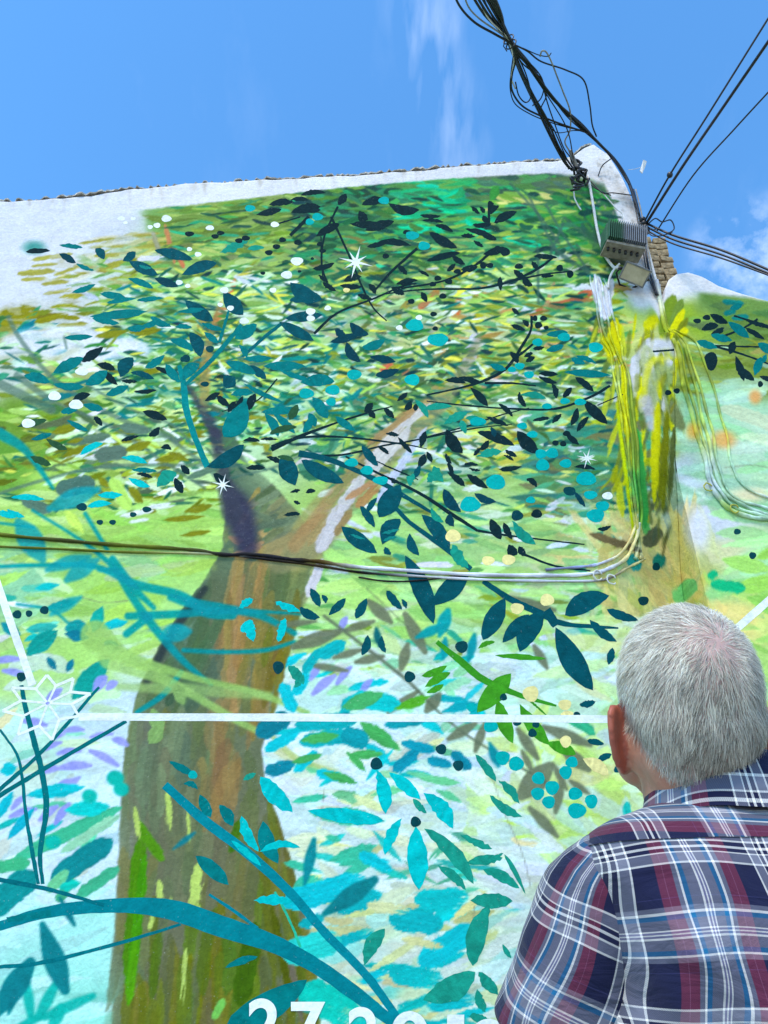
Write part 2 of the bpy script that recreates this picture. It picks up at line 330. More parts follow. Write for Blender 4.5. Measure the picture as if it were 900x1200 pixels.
# palette
OL=(112,122,36); OG=(152,150,44); GG=(88,116,100); TP=(108,116,92); LI=(150,152,224); CR=(240,220,150); LM=(168,214,100); LG=(62,146,32)
PM=(205,236,205); WH=(226,230,242); YG=(186,214,110); YE=(214,210,60); EM=(48,172,112); MG=(96,184,92); DG=(46,92,62); TLc=(0,122,128); TQ=(0,168,172); CY=(0,188,198); AQ=(24,196,170); GMc=(62,162,118); LV=(206,208,232); BR=(164,126,72); OR=(206,112,62); BKc=(16,44,52); DTc=(4,80,94)

# --- upper canopy strokes
zone(170,225,360,300,150,[(118,152,74),(98,130,64),(134,164,84),(110,140,60),(150,178,100),(84,112,58)],(16,44),(4,9),-4,8,.6)
zone(180,285,360,330,120,[(150,180,96),(118,140,80),(176,206,130),(96,150,80),(128,150,100)],(14,36),(3,7),-6,14,.6)
zone(350,215,545,300,190,[(50,96,66),(62,122,72),(84,140,72),(40,78,62),(70,150,84),(104,142,66),(36,70,60),(56,128,96)],(18,44),(4,10),2,14,.5)
zone(470,212,640,275,170,[(60,172,100),(44,150,96),(80,178,92),(34,190,140),(92,150,80),(70,130,84),(44,160,110)],(20,50),(4,9),0,8,.55)
zone(560,203,700,240,90,[(74,110,90),(84,120,92),(64,98,84),(96,132,84),(84,140,84)],(24,54),(5,11),4,8,.5)
zone(580,225,700,310,150,[(96,156,80),(70,124,86),(132,180,84),(206,208,128),(84,136,92),(60,150,80),(110,160,70)],(22,52),(4,9),8,10,.6)
zone(660,235,735,320,60,[(66,118,72),(56,150,62),(60,100,78),(84,140,70)],(16,40),(5,10),40,30,.5,op=.8)
zone(340,280,560,350,230,[(70,110,70),(108,150,80),(150,180,110),(44,84,70),(90,160,84),(160,168,100),(60,140,96),(120,130,84),(36,72,66)],(16,42),(3,8),2,18,.6)
zone(520,295,720,350,120,[(190,206,90),(214,214,110),(110,170,84),(160,196,120),(84,140,90),(224,228,210),(150,170,60)],(18,46),(3,8),-6,16,.6)
# --- left fringe, olive on bare white
zone(18,272,190,330,60,[(168,164,80),(178,176,96),(150,150,60),(196,196,140),(206,206,170)],(22,54),(3,7),-8,8,.9,op=.9)
zone(75,300,190,372,60,[(160,156,66),(136,140,50),(198,204,190),(110,160,80),(206,212,220),(140,178,90)],(20,44),(3,8),-4,10,.8)
zone(-330,360,60,386,60,[(150,146,50),(124,126,46),(168,164,70)],(20,50),(4,9),-4,8,.9)
# --- mid canopy
PALM=[(168,210,116),(196,228,186),(140,190,96),(108,150,64),(140,150,60),(60,140,104),(214,234,216),(60,146,106),(180,220,144),(16,116,106),(70,124,74),(44,116,88),(96,160,90)]
zone(-330,372,200,470,210,PALM+[WH,WH,(0,120,124),(88,112,88)],(18,48),(4,10),-6,14,.6)
zone(150,320,360,420,260,PALM+[(120,176,90),(196,226,160),(20,128,122)],(16,42),(3,8),-4,14,.6)
zone(140,400,420,520,330,PALM+[(0,124,128),(0,116,122),(206,236,210),(150,216,140)],(18,46),(4,9),6,26,.55)
zone(330,340,540,450,240,[(178,206,150),(214,226,214),(150,176,120),(120,160,90),(108,128,84),(60,140,100),(196,196,150),(160,160,84),(100,170,90),(226,230,236)],(14,38),(3,8),0,26,.6)
zone(520,335,730,430,260,[(200,206,110),(170,176,60),(96,160,90),(60,140,104),(226,226,200),(140,160,60),(190,150,96),(214,220,140),(110,170,110),(130,134,44)],(18,46),(3,8),2,14,.65)
zone(440,420,720,560,380,[(196,202,90),(176,184,60),(60,140,112),(110,150,70),(216,226,190),(226,228,240),(140,140,60),(86,150,110),(150,190,110),(206,214,130),(70,120,86)],(18,46),(3,9),2,16,.6)
zone(620,480,775,600,120,[(70,150,116),(56,134,108),(84,160,120),(96,140,90),(110,120,80),(60,120,110)],(26,60),(7,13),-4,10,.5)
# --- left middle
zone(-330,460,130,560,150,[(110,144,46),(86,136,52),(128,160,60),(150,190,90),(78,120,60),(170,206,110),(96,110,40)],(24,60),(6,13),-4,12,.6)
zone(60,480,270,600,230,[(182,216,120),(206,228,190),(150,170,64),(120,128,40),(190,222,150),(222,232,230),(96,116,84),(110,150,60),(60,120,90)],(20,50),(4,10),-4,20,.6)
zone(-330,575,265,660,110,[(160,204,104),(176,214,122),(146,190,92),(186,216,140),(130,170,80)],(40,90),(7,15),2,7,.6,op=.8)
zone(-330,650,240,790,110,[(172,214,116),(158,206,116),(190,222,150),(164,204,96),(150,206,150),(200,226,180),(184,220,110)],(40,100),(8,18),-4,12,.6,op=.75)
zone(-330,660,170,790,26,[(40,180,176),(60,176,160),(110,206,180),(226,236,226)],(20,46),(5,10),-8,16,.6)
zone(-330,780,140,960,80,[(206,226,240),(196,226,220),(190,218,170),(206,224,226),(200,228,232)],(40,90),(10,22),-14,16,.5,op=.7)
zone(-330,830,135,960,26,[(40,186,190),(214,208,160),(150,214,190),(206,206,170)],(22,50),(6,12),-20,16,.6)
zone(-330,900,140,1060,60,[(206,228,240),(200,226,230),(214,222,206),(214,232,240)],(40,90),(10,22),-26,14,.5,op=.7)
zone(-330,940,140,1050,20,[(40,176,170),(96,190,150),(70,170,130)],(26,60),(7,14),-28,14,.6)
zone(-330,1050,128,1400,90,[(176,230,222),(160,226,214),(190,234,230),(150,220,206)],(60,140),(12,26),-8,14,.5,op=.7)
# --- right middle and the strip below the cable
zone(370,590,720,680,150,[(170,212,126),(156,200,116),(182,218,140),(140,190,120),(206,224,200),(150,196,120)],(34,80),(7,14),4,10,.6,op=.85)
zone(370,590,720,680,40,[(226,232,240),(70,150,120),(140,150,70),(96,150,84)],(20,46),(4,9),4,14,.6)
zone(350,680,760,790,150,[(176,214,124),(160,204,116),(190,220,160),(170,210,140),(150,200,110)],(40,90),(8,18),6,14,.6,op=.85)
zone(350,690,760,790,60,[(206,226,222),(140,160,66),(120,196,140),(214,224,236),(60,170,140),(110,180,100)],(22,50),(4,9),8,18,.6)
zone(340,760,740,860,100,[(206,226,236),(200,226,224),(196,226,214),(206,222,214),(184,222,196)],(36,80),(10,22),-8,24,.5,op=.75)
zone(340,760,560,860,26,[(60,190,190),(20,184,190),(150,214,170)],(22,50),(8,14),-12,24,.6)
zone(310,850,620,960,80,[(206,222,240),(204,226,236),(196,224,226),(206,218,196),(214,228,240)],(40,90),(12,24),0,26,.5,op=.75)
zone(310,850,540,950,22,[(40,186,190),(110,190,140),(206,212,160)],(24,52),(7,14),0,26,.6)
zone(540,850,800,1000,90,[(200,226,214),(196,224,140),(204,226,180),(192,222,120),(208,228,220)],(36,90),(12,24),30,30,.5,op=.65)
zone(340,950,640,1080,90,[(206,218,200),(208,224,232),(200,220,214),(210,226,230),(206,212,176)],(40,90),(10,22),4,18,.6,op=.75)
zone(350,970,620,1070,30,[(206,206,150),(96,184,150),(60,186,176)],(26,56),(5,11),4,18,.8)
zone(330,1040,640,1300,110,[(206,214,180),(206,222,220),(150,210,196),(196,212,180),(208,222,214)],(44,100),(12,26),-10,16,.6,op=.75)
zone(340,1050,600,1300,44,[(0,176,182),(20,186,184),(206,206,150),(196,200,140)],(34,84),(9,18),-12,14,.8)
# --- neighbouring wall and the corner
zone(790,345,1200,420,90,[(108,142,66),(122,156,76),(96,128,64),(140,160,70),(84,120,70)],(26,66),(5,12),6,8,.55)
zone(790,400,1200,460,80,[(130,146,60),(150,160,80),(112,130,50),(170,176,96),(166,206,170)],(24,60),(4,9),4,10,.6)
zone(790,450,1200,600,130,[(168,212,184),(180,218,192),(160,206,170),(190,222,200),(150,200,150),(196,214,180)],(40,90),(8,18),4,12,.5,op=.75)
zone(840,600,1200,1000,120,[(170,220,150),(160,214,110),(180,224,170),(150,206,130),(190,224,130)],(40,90),(10,22),-10,22,.5,op=.8)
zone(690,600,830,720,60,[(228,210,140),(220,206,136),(206,196,120),(190,196,140)],(40,90),(8,18),70,30,.6,op=.7)
# --- ground coat and sprays further right, behind the man
zone(650,730,1200,1400,120,[(200,224,150),(206,226,200),(214,216,150),(190,222,140),(206,228,220)],(44,110),(12,26),20,26,.5,op=.6)
zone(660,760,1200,1400,90,[(40,170,160),(60,176,120),(96,180,84),(20,150,150),(150,206,110)],(22,54),(7,15),30,34,.4)
zone(-330,1200,640,1440,120,[(120,206,190),(60,180,170),(196,212,180),(206,224,220),(0,160,165)],(40,90),(10,20),-10,18,.6,op=.7)
# --- bare, unpainted plaster over the mural and at the wall's ends
def upper_edge(x): return np.interp(x, [-330,165,250,320,400,500,580,640,668,690,708,716,724,732,742,760,772,800,900,1230],[300,246,237,229,220,211,206,203,205,210,216,232,256,285,332,352,372,340,352,400])
yy, xx = np.mgrid[CY0:CY1, CX0:CX1]
e = upper_edge(xx[0])[None, :] + (FINE - .5) * 2.0 - yy
softw = np.interp(xx[0], [-330,100,170,330,640,690,745,770,1230],[40,26,3,1.2,1.2,6,9,6,1.5])[None, :]
al = np.clip(e / softw + .5, 0, 1)
pl = np.array((222, 222, 228)) / 255.0
CAN += (pl * (1 + (vnoise(CH, CW, 60, 11, 4) - .5) * .10)[..., None] - CAN) * al[..., None]
lf = np.clip(((np.interp(yy[:, 0], [100,245,300,330,360,380,392], [170,165,120,80,30,-30,-400])[:, None] + (vnoise(CH, CW, 26, 12, 3) - .5) * 70) - xx) / 40, 0, 1)
CAN += (np.array((214, 217, 229)) / 255.0 - CAN) * (lf * .93)[..., None]
def W_(*a, **k): stroke(*a, **k)
# stray olive strokes on the bare plaster
for a in [(35,305,86,297,6),(36,312,68,309,4),(20,321,65,317,8),(24,328,58,326,5),(62,323,95,312,5),(90,286,135,279,4),(48,333,82,330,5),(110,300,143,298,5),(112,315,135,317,4),(50,345,90,338,4)]: W_(*a, (164,160,78), dry=.8)
for a in [(0,368,40,360,10),(0,380,48,366,11),(40,378,80,368,8),(70,371,94,373,6),(48,393,84,391,8),(66,382,104,379,5),(120,385,143,386,9)]: W_(*a, (140,138,40), dry=.75)
spot(40,290,12,7,(40,130,120),5,.8)
for a in [(10,400,70,392,16),(0,412,60,408,14),(60,412,110,396,16),(80,425,150,405,20),(110,412,165,410,24),(60,388,120,392,10)]: softline([(a[0],a[1]),((a[0]+a[2])/2,(a[1]+a[3])/2-3),(a[2],a[3])], a[4], (224,228,238), 6, .85)

# --- trunk and limbs
TRUNK=[(118,1460),(122,1200),(135,1080),(141,960),(144,900),(151,850),(166,800),(186,760),(210,720),(240,680),(262,642),(264,600),(258,560),(252,520),(228,470),(246,462),(268,490),(288,540),(318,566),(345,596),(376,640),(380,662),(352,720),(337,770),(323,830),(306,880),(312,920),(326,960),(341,1010),(356,1060),(369,1120),(376,1200),(384,1460)]
ty, tx, tm = polymask(TRUNK)
MASK = np.zeros((CH, CW)); MASK[ty, tx] = tm
for x,y,rx,ry,c in [(240,700,90,160,(92,104,78)),(230,880,110,150,(104,112,86)),(250,1080,130,160,(106,108,84)),(250,1320,150,180,(96,104,60)),(300,620,70,60,(96,116,92)),(250,520,40,60,(70,96,84)),(345,640,40,40,(150,140,90))]: spot(x,y,rx,ry,c,30)
zone(130,640,370,1400,170,[(100,112,74),(92,108,66),(106,112,80),(98,116,84),(112,112,64)],(60,150),(12,26),97,7,.5,op=.55,kind='brush')
zone(262,680,318,836,52,[(152,124,78),(158,128,84),(142,120,70),(128,116,66),(120,116,78)],(50,110),(8,16),99,6,.5,op=.6,kind='brush')
zone(312,700,345,840,18,[(116,110,44),(126,114,54)],(40,90),(8,14),102,5,.45,op=.75,kind='brush')
zone(185,690,250,830,26,[(78,100,72),(70,92,68),(88,110,86)],(40,100),(12,22),114,7,.4,op=.65,kind='brush')
zone(232,850,275,940,18,[(146,118,76),(134,114,74)],(40,90),(10,18),97,6,.4,op=.55,kind='brush')
zone(160,860,225,960,26,[(108,124,94),(100,110,86),(114,130,98)],(50,110),(12,22),96,5,.4,op=.6,kind='brush')
zone(262,575,345,650,40,[(96,116,92),(110,124,90),(90,104,84),(166,140,88),(120,130,96)],(26,56),(6,12),-20,24,.5,kind='brush')
zone(312,930,370,1400,44,[(98,104,34),(90,98,34),(106,108,44)],(70,150),(9,18),84,5,.5,op=.7,kind='brush')
zone(150,1090,310,1400,90,[(104,110,28),(92,110,32),(110,112,40),(104,108,70),(84,108,36)],(60,140),(9,22),94,6,.6,op=.75,kind='brush')
for a in [(150,1160,166,975,20,(76,128,28)),(158,960,192,1010,14,(84,138,34)),(170,1000,150,1180,13,(70,140,28)),(150,1180,160,1100,10,(84,150,30)),(280,1180,300,1080,24,(64,96,20)),(345,1190,318,1060,10,(84,92,24)),(355,1200,335,1100,8,(112,104,86)),(270,1000,282,960,12,(70,110,30))]: W_(*a, dry=.55)
for a in [(158,945,163,985,7),(196,925,200,975,8),(186,1030,190,1075,9),(232,1010,226,1075,14),(175,1090,180,1070,6),(218,1110,213,1180,6),(196,1075,200,1050,4),(220,945,222,990,4)]: W_(*a, (184,206,110), dry=.95)
softline([(268,576),(280,600),(290,640)], [20,34,26], (54,54,78), 8, .9)
softline([(222,462),(240,488),(252,512),(246,532)], [8,15,15,10], (58,60,80), 4, .95)
softline([(240,690),(200,745),(172,800)], [8,10,8], (46,56,58), 3, .9)
for a in [(205,650,238,640,18,(170,206,130)),(215,655,240,672,12,(150,186,110)),(236,655,250,665,8,(120,140,90))]: softline([(a[0],a[1]),(a[2],a[3])], a[4], a[5], 3, .8)
MASK = None
# right limb, pale violet edge and ochre body
softline([(350,650),(368,618),(400,580),(430,545),(470,510),(510,478),(560,400)], [40,44,38,32,26,22,10], (152,150,96), 3, .75)
for a in [(360,700,378,655,12,(206,202,214)),(372,648,402,590,20,(196,190,204)),(396,600,428,556,18,(202,196,208)),(424,560,480,495,26,(204,200,206)),(440,590,500,500,12,(196,204,232)),(300,650,352,625,12,(150,130,80)),(345,630,385,600,12,(160,126,78)),(400,585,440,560,16,(200,124,72)),(430,520,490,475,10,(170,138,92)),(500,455,560,440,12,(164,138,90)),(545,430,560,390,16,(200,200,220)),(536,370,538,345,8,(206,116,70)),(540,440,552,405,22,(196,196,214)),(560,460,600,430,10,(180,140,100))]: W_(*a, dry=.7)
for a in [(465,440,430,480,18,(92,140,96)),(415,480,436,440,14,(96,126,96)),(440,470,520,430,30,(70,92,64)),(500,440,540,415,26,(60,84,60)),(455,465,480,478,20,(84,104,60)),(405,545,350,550,30,(56,112,84)),(350,550,404,500,24,(80,140,110)),(380,590,440,560,14,(120,180,90))]: W_(*a, dry=.5)
# left limb
for a in [(228,470,240,360,14,(168,150,78)),(236,470,244,400,16,(176,150,90)),(250,385,262,350,8,(204,120,78)),(258,375,276,325,9,(208,118,76)),(205,310,193,262,6,(190,130,90)),(216,315,205,290,6,(196,120,84)),(188,300,178,270,6,(150,150,120)),(255,470,262,430,12,(150,140,66))]: W_(*a, dry=.6)
for a in [(640,362,700,340,12,(196,108,76)),(620,370,660,352,9,(190,112,80)),(500,352,515,340,10,(204,110,66)),(490,362,505,350,8,(196,120,84)),(446,436,460,424,12,(200,110,80)),(470,440,494,420,5,(160,110,80)),(636,368,650,330,5,(196,150,110))]: W_(*a, dry=.55)
# --- canopy accents on top of the limbs
zone(230,395,420,500,90,[(0,122,126),(10,128,124),(150,150,50),(178,214,120),(206,236,208),(0,112,118)],(16,40),(4,9),0,28,.5)
zone(420,395,560,480,60,[(84,130,80),(150,150,60),(176,190,110),(60,120,96),(190,206,150)],(14,34),(4,8),-10,30,.5)
zone(360,480,520,600,60,[(150,190,90),(60,130,96),(176,206,120),(40,110,100),(206,214,206)],(18,40),(4,9),-30,24,.5)
for a in [(588,278,635,288,8,(30,196,150)),(545,258,556,262,9,(40,206,160)),(560,268,577,274,5,(40,200,150)),(500,232,535,237,6,(40,184,130)),(515,246,535,249,6,(34,200,140)),(505,292,535,296,5,(40,190,140)),(440,310,456,316,5,(60,200,150)),(545,250,560,262,8,(50,180,110))]: W_(*a, dry=.45)
stroke(575,235,584,217,12,(60,140,64),kind='leaf',dry=.2)
# pale gaps between the leaves
PALE=[(214,240,214),(226,236,232),(196,232,176),(206,226,150),(222,228,244)]
for x0,y0,x1,y1,n in [(150,330,250,400,16),(255,320,345,345,26),(250,345,340,400,14),(330,400,440,470,34),(300,470,360,520,16),(180,470,220,520,12),(560,300,620,345,22),(640,330,700,360,16),(500,340,560,400,18),(560,355,640,400,16),(500,530,560,575,34),(600,470,660,530,16),(70,500,140,530,14),(140,540,210,600,20),(560,440,620,480,12),(590,590,660,640,20),(380,590,440,640,14)]:
    zone(x0,y0,x1,y1,max(4,int(n*.34)),PALE,(18,44),(4,9),-4,16,.6)
# thin green glazes that bind the canopy
zone(340,290,720,470,150,[(84,150,96),(60,130,90),(100,160,90),(70,140,110),(110,150,70)],(34,80),(6,13),2,10,.5,op=.2)
zone(150,340,440,520,120,[(40,130,108),(90,160,90),(70,140,96),(120,176,100),(30,118,104)],(28,64),(5,11),2,16,.5,op=.22)
zone(440,440,720,600,110,[(70,140,108),(90,150,90),(120,160,80),(54,124,100)],(34,80),(6,13),2,10,.5,op=.22)
# fine dry strokes, light and dark
FP=[(206,236,196),(226,234,226),(196,222,110),(214,214,96),(40,104,76),(24,84,76),(84,140,70),(20,120,112),(150,196,96),(60,120,60),(120,132,50)]
zone(120,310,720,470,620,FP,(14,34),(2.4,4.6),-2,16,.45)
zone(0,380,720,600,420,FP,(14,34),(2.4,4.8),2,18,.45,inside=lambda x, y: not (255 < x < 375 and y > 545))
zone(190,235,700,310,240,[(40,92,66),(84,150,80),(140,176,84),(60,130,84),(36,76,66),(170,190,100),(60,170,120)],(14,34),(2.2,4.2),0,10,.45)
# small dark leaf dabs through the canopy
zone(180,300,720,560,330,[(30,84,72),(52,104,72),(24,62,62),(84,112,84),(40,96,84),(70,110,60)],(10,24),(3,5.5),4,24,.35)
zone(350,225,720,330,150,[(40,92,66),(56,120,80),(30,70,64),(70,120,64),(48,136,92)],(12,30),(3,7),2,14,.4)
# the limbs again, over the leaves
softline([(272,600),(262,560),(254,520),(244,492),(226,462),(214,446)],[26,18,14,12,8,4],(62,66,80),3,.72)
softline([(240,470),(240,430),(246,395),(256,360)],[12,12,9,5],(164,140,84),2.5,.7)
softline([(330,650),(372,628),(404,584),(440,546),(486,500),(524,462),(548,425),(562,396)],[44,40,34,30,24,18,13,8],(146,140,104),4,.62)
softline([(345,640),(395,575),(440,525),(500,470)],[16,14,12,8],(168,132,90),3,.6)
# the right limb again, over the leaves
for a in [(360,700,378,655,11,(206,202,208)),(372,648,402,590,18,(200,196,202)),(396,600,428,556,16,(204,200,204)),(424,560,480,495,22,(206,202,202)),(440,590,500,500,9,(198,204,226)),(470,500,505,472,12,(200,196,196)),(392,628,412,596,10,(150,126,84)),(416,596,446,566,12,(172,128,84)),(430,522,492,476,8,(164,134,92)),(404,586,440,562,8,(176,134,94)),(385,585,430,540,8,(140,140,90)),(360,640,384,604,9,(160,140,96))]: W_(*a, dry=.75, op=.9)
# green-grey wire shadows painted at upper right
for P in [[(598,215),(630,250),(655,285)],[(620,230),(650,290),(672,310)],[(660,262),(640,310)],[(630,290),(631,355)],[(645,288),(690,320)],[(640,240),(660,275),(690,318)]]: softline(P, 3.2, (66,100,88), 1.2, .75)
# --- grey-green branches on the left
for P,wv in [([(10,372),(22,395),(45,425),(70,450),(110,475),(150,495),(205,515)],7),([(100,450),(150,478),(200,497),(225,520)],4),([(60,470),(110,490),(150,512),(190,540),(240,572)],4.5),([(-40,590),(0,578),(60,560),(120,547),(200,545),(290,546)],5),([(200,515),(240,545),(262,572)],6),([(20,440),(60,470)],10),([(75,395),(78,408)],4),([(270,560),(320,548),(350,535)],3.5),([(60,480),(0,450)],14)]: softline(P, wv * .8, (88,116,104), 1.4, .72)
for a in [(78,520,130,510,10,(92,120,100)),(110,535,150,528,18,(90,114,100)),(65,575,112,565,22,(78,112,100)),(140,500,175,505,12,(92,120,104)),(220,560,262,545,8,(96,126,104)),(25,585,60,600,14,(90,120,104))]: W_(*a, dry=.3)
# olive leaves left
for a in [(72,536,108,521,9),(78,519,98,514,6),(60,507,92,500,12),(147,528,178,518,11),(180,540,215,535,9),(150,570,168,590,12),(114,560,128,570,10),(215,600,250,592,10),(190,610,240,605,8),(210,628,250,622,7),(220,510,240,506,7),(180,556,200,560,6),(196,530,222,540,10),(110,395,150,388,10),(150,390,190,386,12),(160,440,190,432,8)]: stroke(*a, (126,130,40), kind='leaf', dry=.35)
for a in [(140,605,180,598,6),(150,612,175,608,4),(165,597,200,590,5)]: stroke(*a, (222,230,226), dry=.5)
stroke(75,595,98,625,13,(196,226,110),kind='leaf',dry=.25); stroke(130,560,152,598,16,(180,220,110),dry=.3)
# --- soft teal airbrush on the left
TA=(0,140,156)
for P,wv in [([(0,508),(30,528),(62,572)],[16,11,5]),([(38,598),(90,630),(130,662),(152,695),(178,732),(215,775),(248,802)],[4,5,8,11,12,9,4]),([(100,602),(126,645)],6),([(132,655),(158,690),(180,712)],[10,10,7]),([(-60,668),(0,664),(60,662),(112,664),(160,685),(210,697),(240,716),(272,720)],[4,5,6,8,12,12,16,14]),([(150,722),(200,720),(270,716),(330,718),(352,720)],[10,11,8,4,3]),([(148,743),(175,722)],10),([(200,700),(230,708),(300,720),(345,742)],[10,14,10,8]),([(0,613),(40,618)],4),([(20,708),(60,715),(85,735)],4),([(160,835),(190,815),(212,788)],[6,8,7]),([(215,762),(260,764),(310,762),(345,752)],[6,6,6,5])]: softline(P, [q * .86 for q in wv] if hasattr(wv, '__len__') else wv * .86, (0,140,148), 1.6, .84)
for a in [(78,680,114,656,20),(55,668,105,652,16),(22,612,50,656,30),(58,596,115,573,22),(60,720,95,700,14),(190,745,222,740,22)]: softline([(a[0],a[1]),((a[0]+a[2])/2,(a[1]+a[3])/2-1),(a[2],a[3])], [a[4]*.35,a[4],a[4]*.3], (36,150,158), 2.2, .85)
for a in [(30,738,68,733,12,(60,170,160)),(75,738,105,735,22,(40,150,150)),(108,742,120,710,16,(40,165,150)),(30,768,68,738,22,(34,150,140)),(55,712,90,705,10,(0,150,150)),(0,730,25,745,14,(0,140,150)),(40,690,70,685,10,(40,190,190)),(118,735,150,728,12,(20,180,186)),(84,820,128,772,26,(24,150,138)),(122,752,140,762,13,(10,120,136)),(55,770,66,785,10,(0,120,140)),(78,788,86,772,9,(0,120,140)),(75,742,104,748,14,(0,120,140))]: stroke(*a, kind='leaf', dry=.25)
# pale green wedge beams crossing the trunk
softline([(112,745),(150,770),(230,795),(300,812),(360,835)],[36,16,8,8,6],(150,190,104),2,.85)
softline([(130,770),(200,800),(270,840),(300,856)],[30,12,9,7],(156,196,110),2,.8)
softline([(140,805),(220,808),(315,815)],[8,14,10],(150,184,110),3,.7)
softline([(318,862),(350,890),(398,905)],[6,8,3],(176,190,120),2,.8)
for a in [(178,830,190,860,18),(205,800,215,826,16),(175,872,190,850,18)]: stroke(*a,(132,166,100),kind='leaf',dry=.2)
stroke(195,828,203,812,12,(64,88,66),kind='leaf',dry=.2)
# --- lilac dabs
for a in [(-10,776,25,772,9),(4,786,32,793,9),(54,824,71,808,11),(28,845,54,850,10),(112,808,123,794,14),(126,807,136,800,10),(75,857,98,855,8),(61,867,76,860,6),(52,879,72,870,7),(68,883,94,880,8),(106,864,132,860,6),(134,867,149,873,10),(70,900,106,897,11),(106,880,138,897,10),(64,926,84,914,9),(80,924,93,911,8),(14,948,29,933,8),(12,957,42,948,9),(47,961,67,945,10),(65,965,81,942,10),(367,813,392,792,11),(364,796,374,782,9),(395,801,411,782,9),(423,812,435,797,9),(399,738,406,724,9),(50,905,70,900,9)]: softline([(a[0],a[1]),((a[0]+a[2])/2,(a[1]+a[3])/2-1.5),(a[2],a[3])], [a[4]*.5,a[4],a[4]*.45], LI, 1.2, .95)
# --- taupe shadow leaves, lower right
for a in [(344,758,398,740,17),(362,779,407,786,9),(391,771,425,761,9),(404,739,438,728,10),(432,705,458,729,15),(475,720,498,764,16),(470,784,478,755,13),(417,776,449,769,11),(326,733,370,728,8),(500,833,515,814,15),(526,866,557,848,13),(557,880,568,848,11),(607,855,630,889,13),(626,757,641,783,11),(637,852,692,873,15),(660,879,690,902,17),(611,932,644,898,28),(651,952,658,914,12),(621,947,653,980,13),(668,915,690,930,9),(455,835,490,810,10),(590,700,650,715,12),(612,880,624,905,8),(648,895,664,925,9)]: softline([(a[0],a[1]),((a[0]+a[2])/2,(a[1]+a[3])/2),(a[2],a[3])], [a[4]*.45,a[4],a[4]*.4], TP, 1.6, .93)
softline([(380,722),(430,760),(480,800),(520,840),(560,870),(620,905),(650,925)],[4,4,4,3,3,3,3],(92,104,84),1.3,.85)
softline([(505,760),(430,690)],2,(92,104,84),1.2,.5)
# --- turquoise masses, lower right
for a in [(330,800,345,835,16,CY),(345,815,360,790,14,CY),(355,790,375,760,12,TQ),(372,770,405,752,16,TQ),(345,850,420,842,20,(0,160,165)),(300,862,340,838,22,(0,120,136)),(350,870,420,860,18,TQ),(400,860,432,870,24,(0,150,160)),(310,880,350,858,14,CY),(400,830,430,812,16,TQ),(450,850,500,842,14,(0,150,160)),(470,870,510,880,12,(0,150,170)),(460,905,490,880,14,(0,140,160)),(500,890,530,897,12,(0,140,160)),(530,880,552,902,14,(0,130,150)),(412,818,470,826,22,(20,190,190)),(370,905,402,912,14,CY),(344,905,372,880,12,CY),(310,905,345,895,16,(0,128,146))]: stroke(*a, dry=.4)
for a in [(352,868,398,862,14),(420,845,470,880,18),(406,885,450,883,12),(340,894,380,884,10),(378,905,420,918,12),(405,880,430,905,10)]: stroke(*a, (74,164,90), kind='leaf', dry=.45)
for a in [(400,830,450,812,20,(74,164,100)),(460,832,505,815,11,(86,164,50)),(470,830,500,822,8,(86,164,50)),(475,905,520,915,9,(110,196,150)),(490,912,542,918,11,(110,196,140)),(510,925,541,940,10,(100,190,140)),(440,905,470,910,9,(150,206,160))]: stroke(*a, kind='leaf', dry=.4)
for a in [(250,1195,262,1170,10,(120,190,90))]: stroke(*a)
for a in [(340,940,386,932,10),(362,952,452,962,22),(330,1010,370,1020,12),(380,980,400,985,9),(385,1010,442,990,18),(395,1015,440,1002,14),(340,1050,380,1030,30),(400,1025,440,1010,12)]: stroke(*a, (70,184,150), kind='leaf', dry=.6)
for a in [(330,1060,430,1030,30,CY),(420,1000,460,1020,16,CY),(390,1065,445,1050,22,TQ),(455,1075,520,1085,28,TQ),(485,1055,550,1050,24,(0,180,180)),(380,1110,440,1090,14,TQ),(330,1120,400,1100,34,(60,200,190)),(490,1130,560,1085,30,(0,182,190)),(455,1140,520,1150,26,(0,176,176)),(500,1180,560,1170,18,(0,176,180)),(350,1160,420,1190,44,(40,190,170)),(470,1100,520,1110,10,(206,206,150)),(430,1060,480,1068,14,(206,210,160)),(350,1085,380,1075,14,TQ)]: stroke(*a, dry=.75)
# --- teal-greens, lower left
for a in [(60,1032,132,984,26,(0,132,136)),(15,1008,142,946,18,(70,176,136)),(88,1052,140,1016,15,(70,170,130)),(-20,1072,42,1022,32,(0,140,140)),(-10,1018,36,1010,16,(70,176,126)),(70,1000,140,955,12,(150,206,170)),(55,1045,80,1020,14,(110,190,140))]: stroke(*a, dry=.45)
for a in [(30,932,100,922,17,(0,182,190)),(-4,960,16,926,12,(0,176,190)),(8,984,41,946,12,(0,170,190)),(75,950,130,945,20,(40,196,190)),(0,905,20,898,16,CY)]: stroke(*a, kind='leaf', dry=.3)
for x,y,rx,ry in [(105,933,9,8),(62,987,9,8),(135,912,10,9),(142,925,9,8)]: spot(x,y,rx,ry,(10,176,160),2)
for a in [(36,1190,31,1150,13),(45,1192,66,1152,14),(52,1192,109,1167,13),(62,1200,72,1180,16),(20,1205,50,1190,10)]: softline([(a[0],a[1]),((a[0]+a[2])/2,(a[1]+a[3])/2),(a[2],a[3])],[a[4]*.7,a[4],a[4]*.6],(34,172,158),2.2,.9)
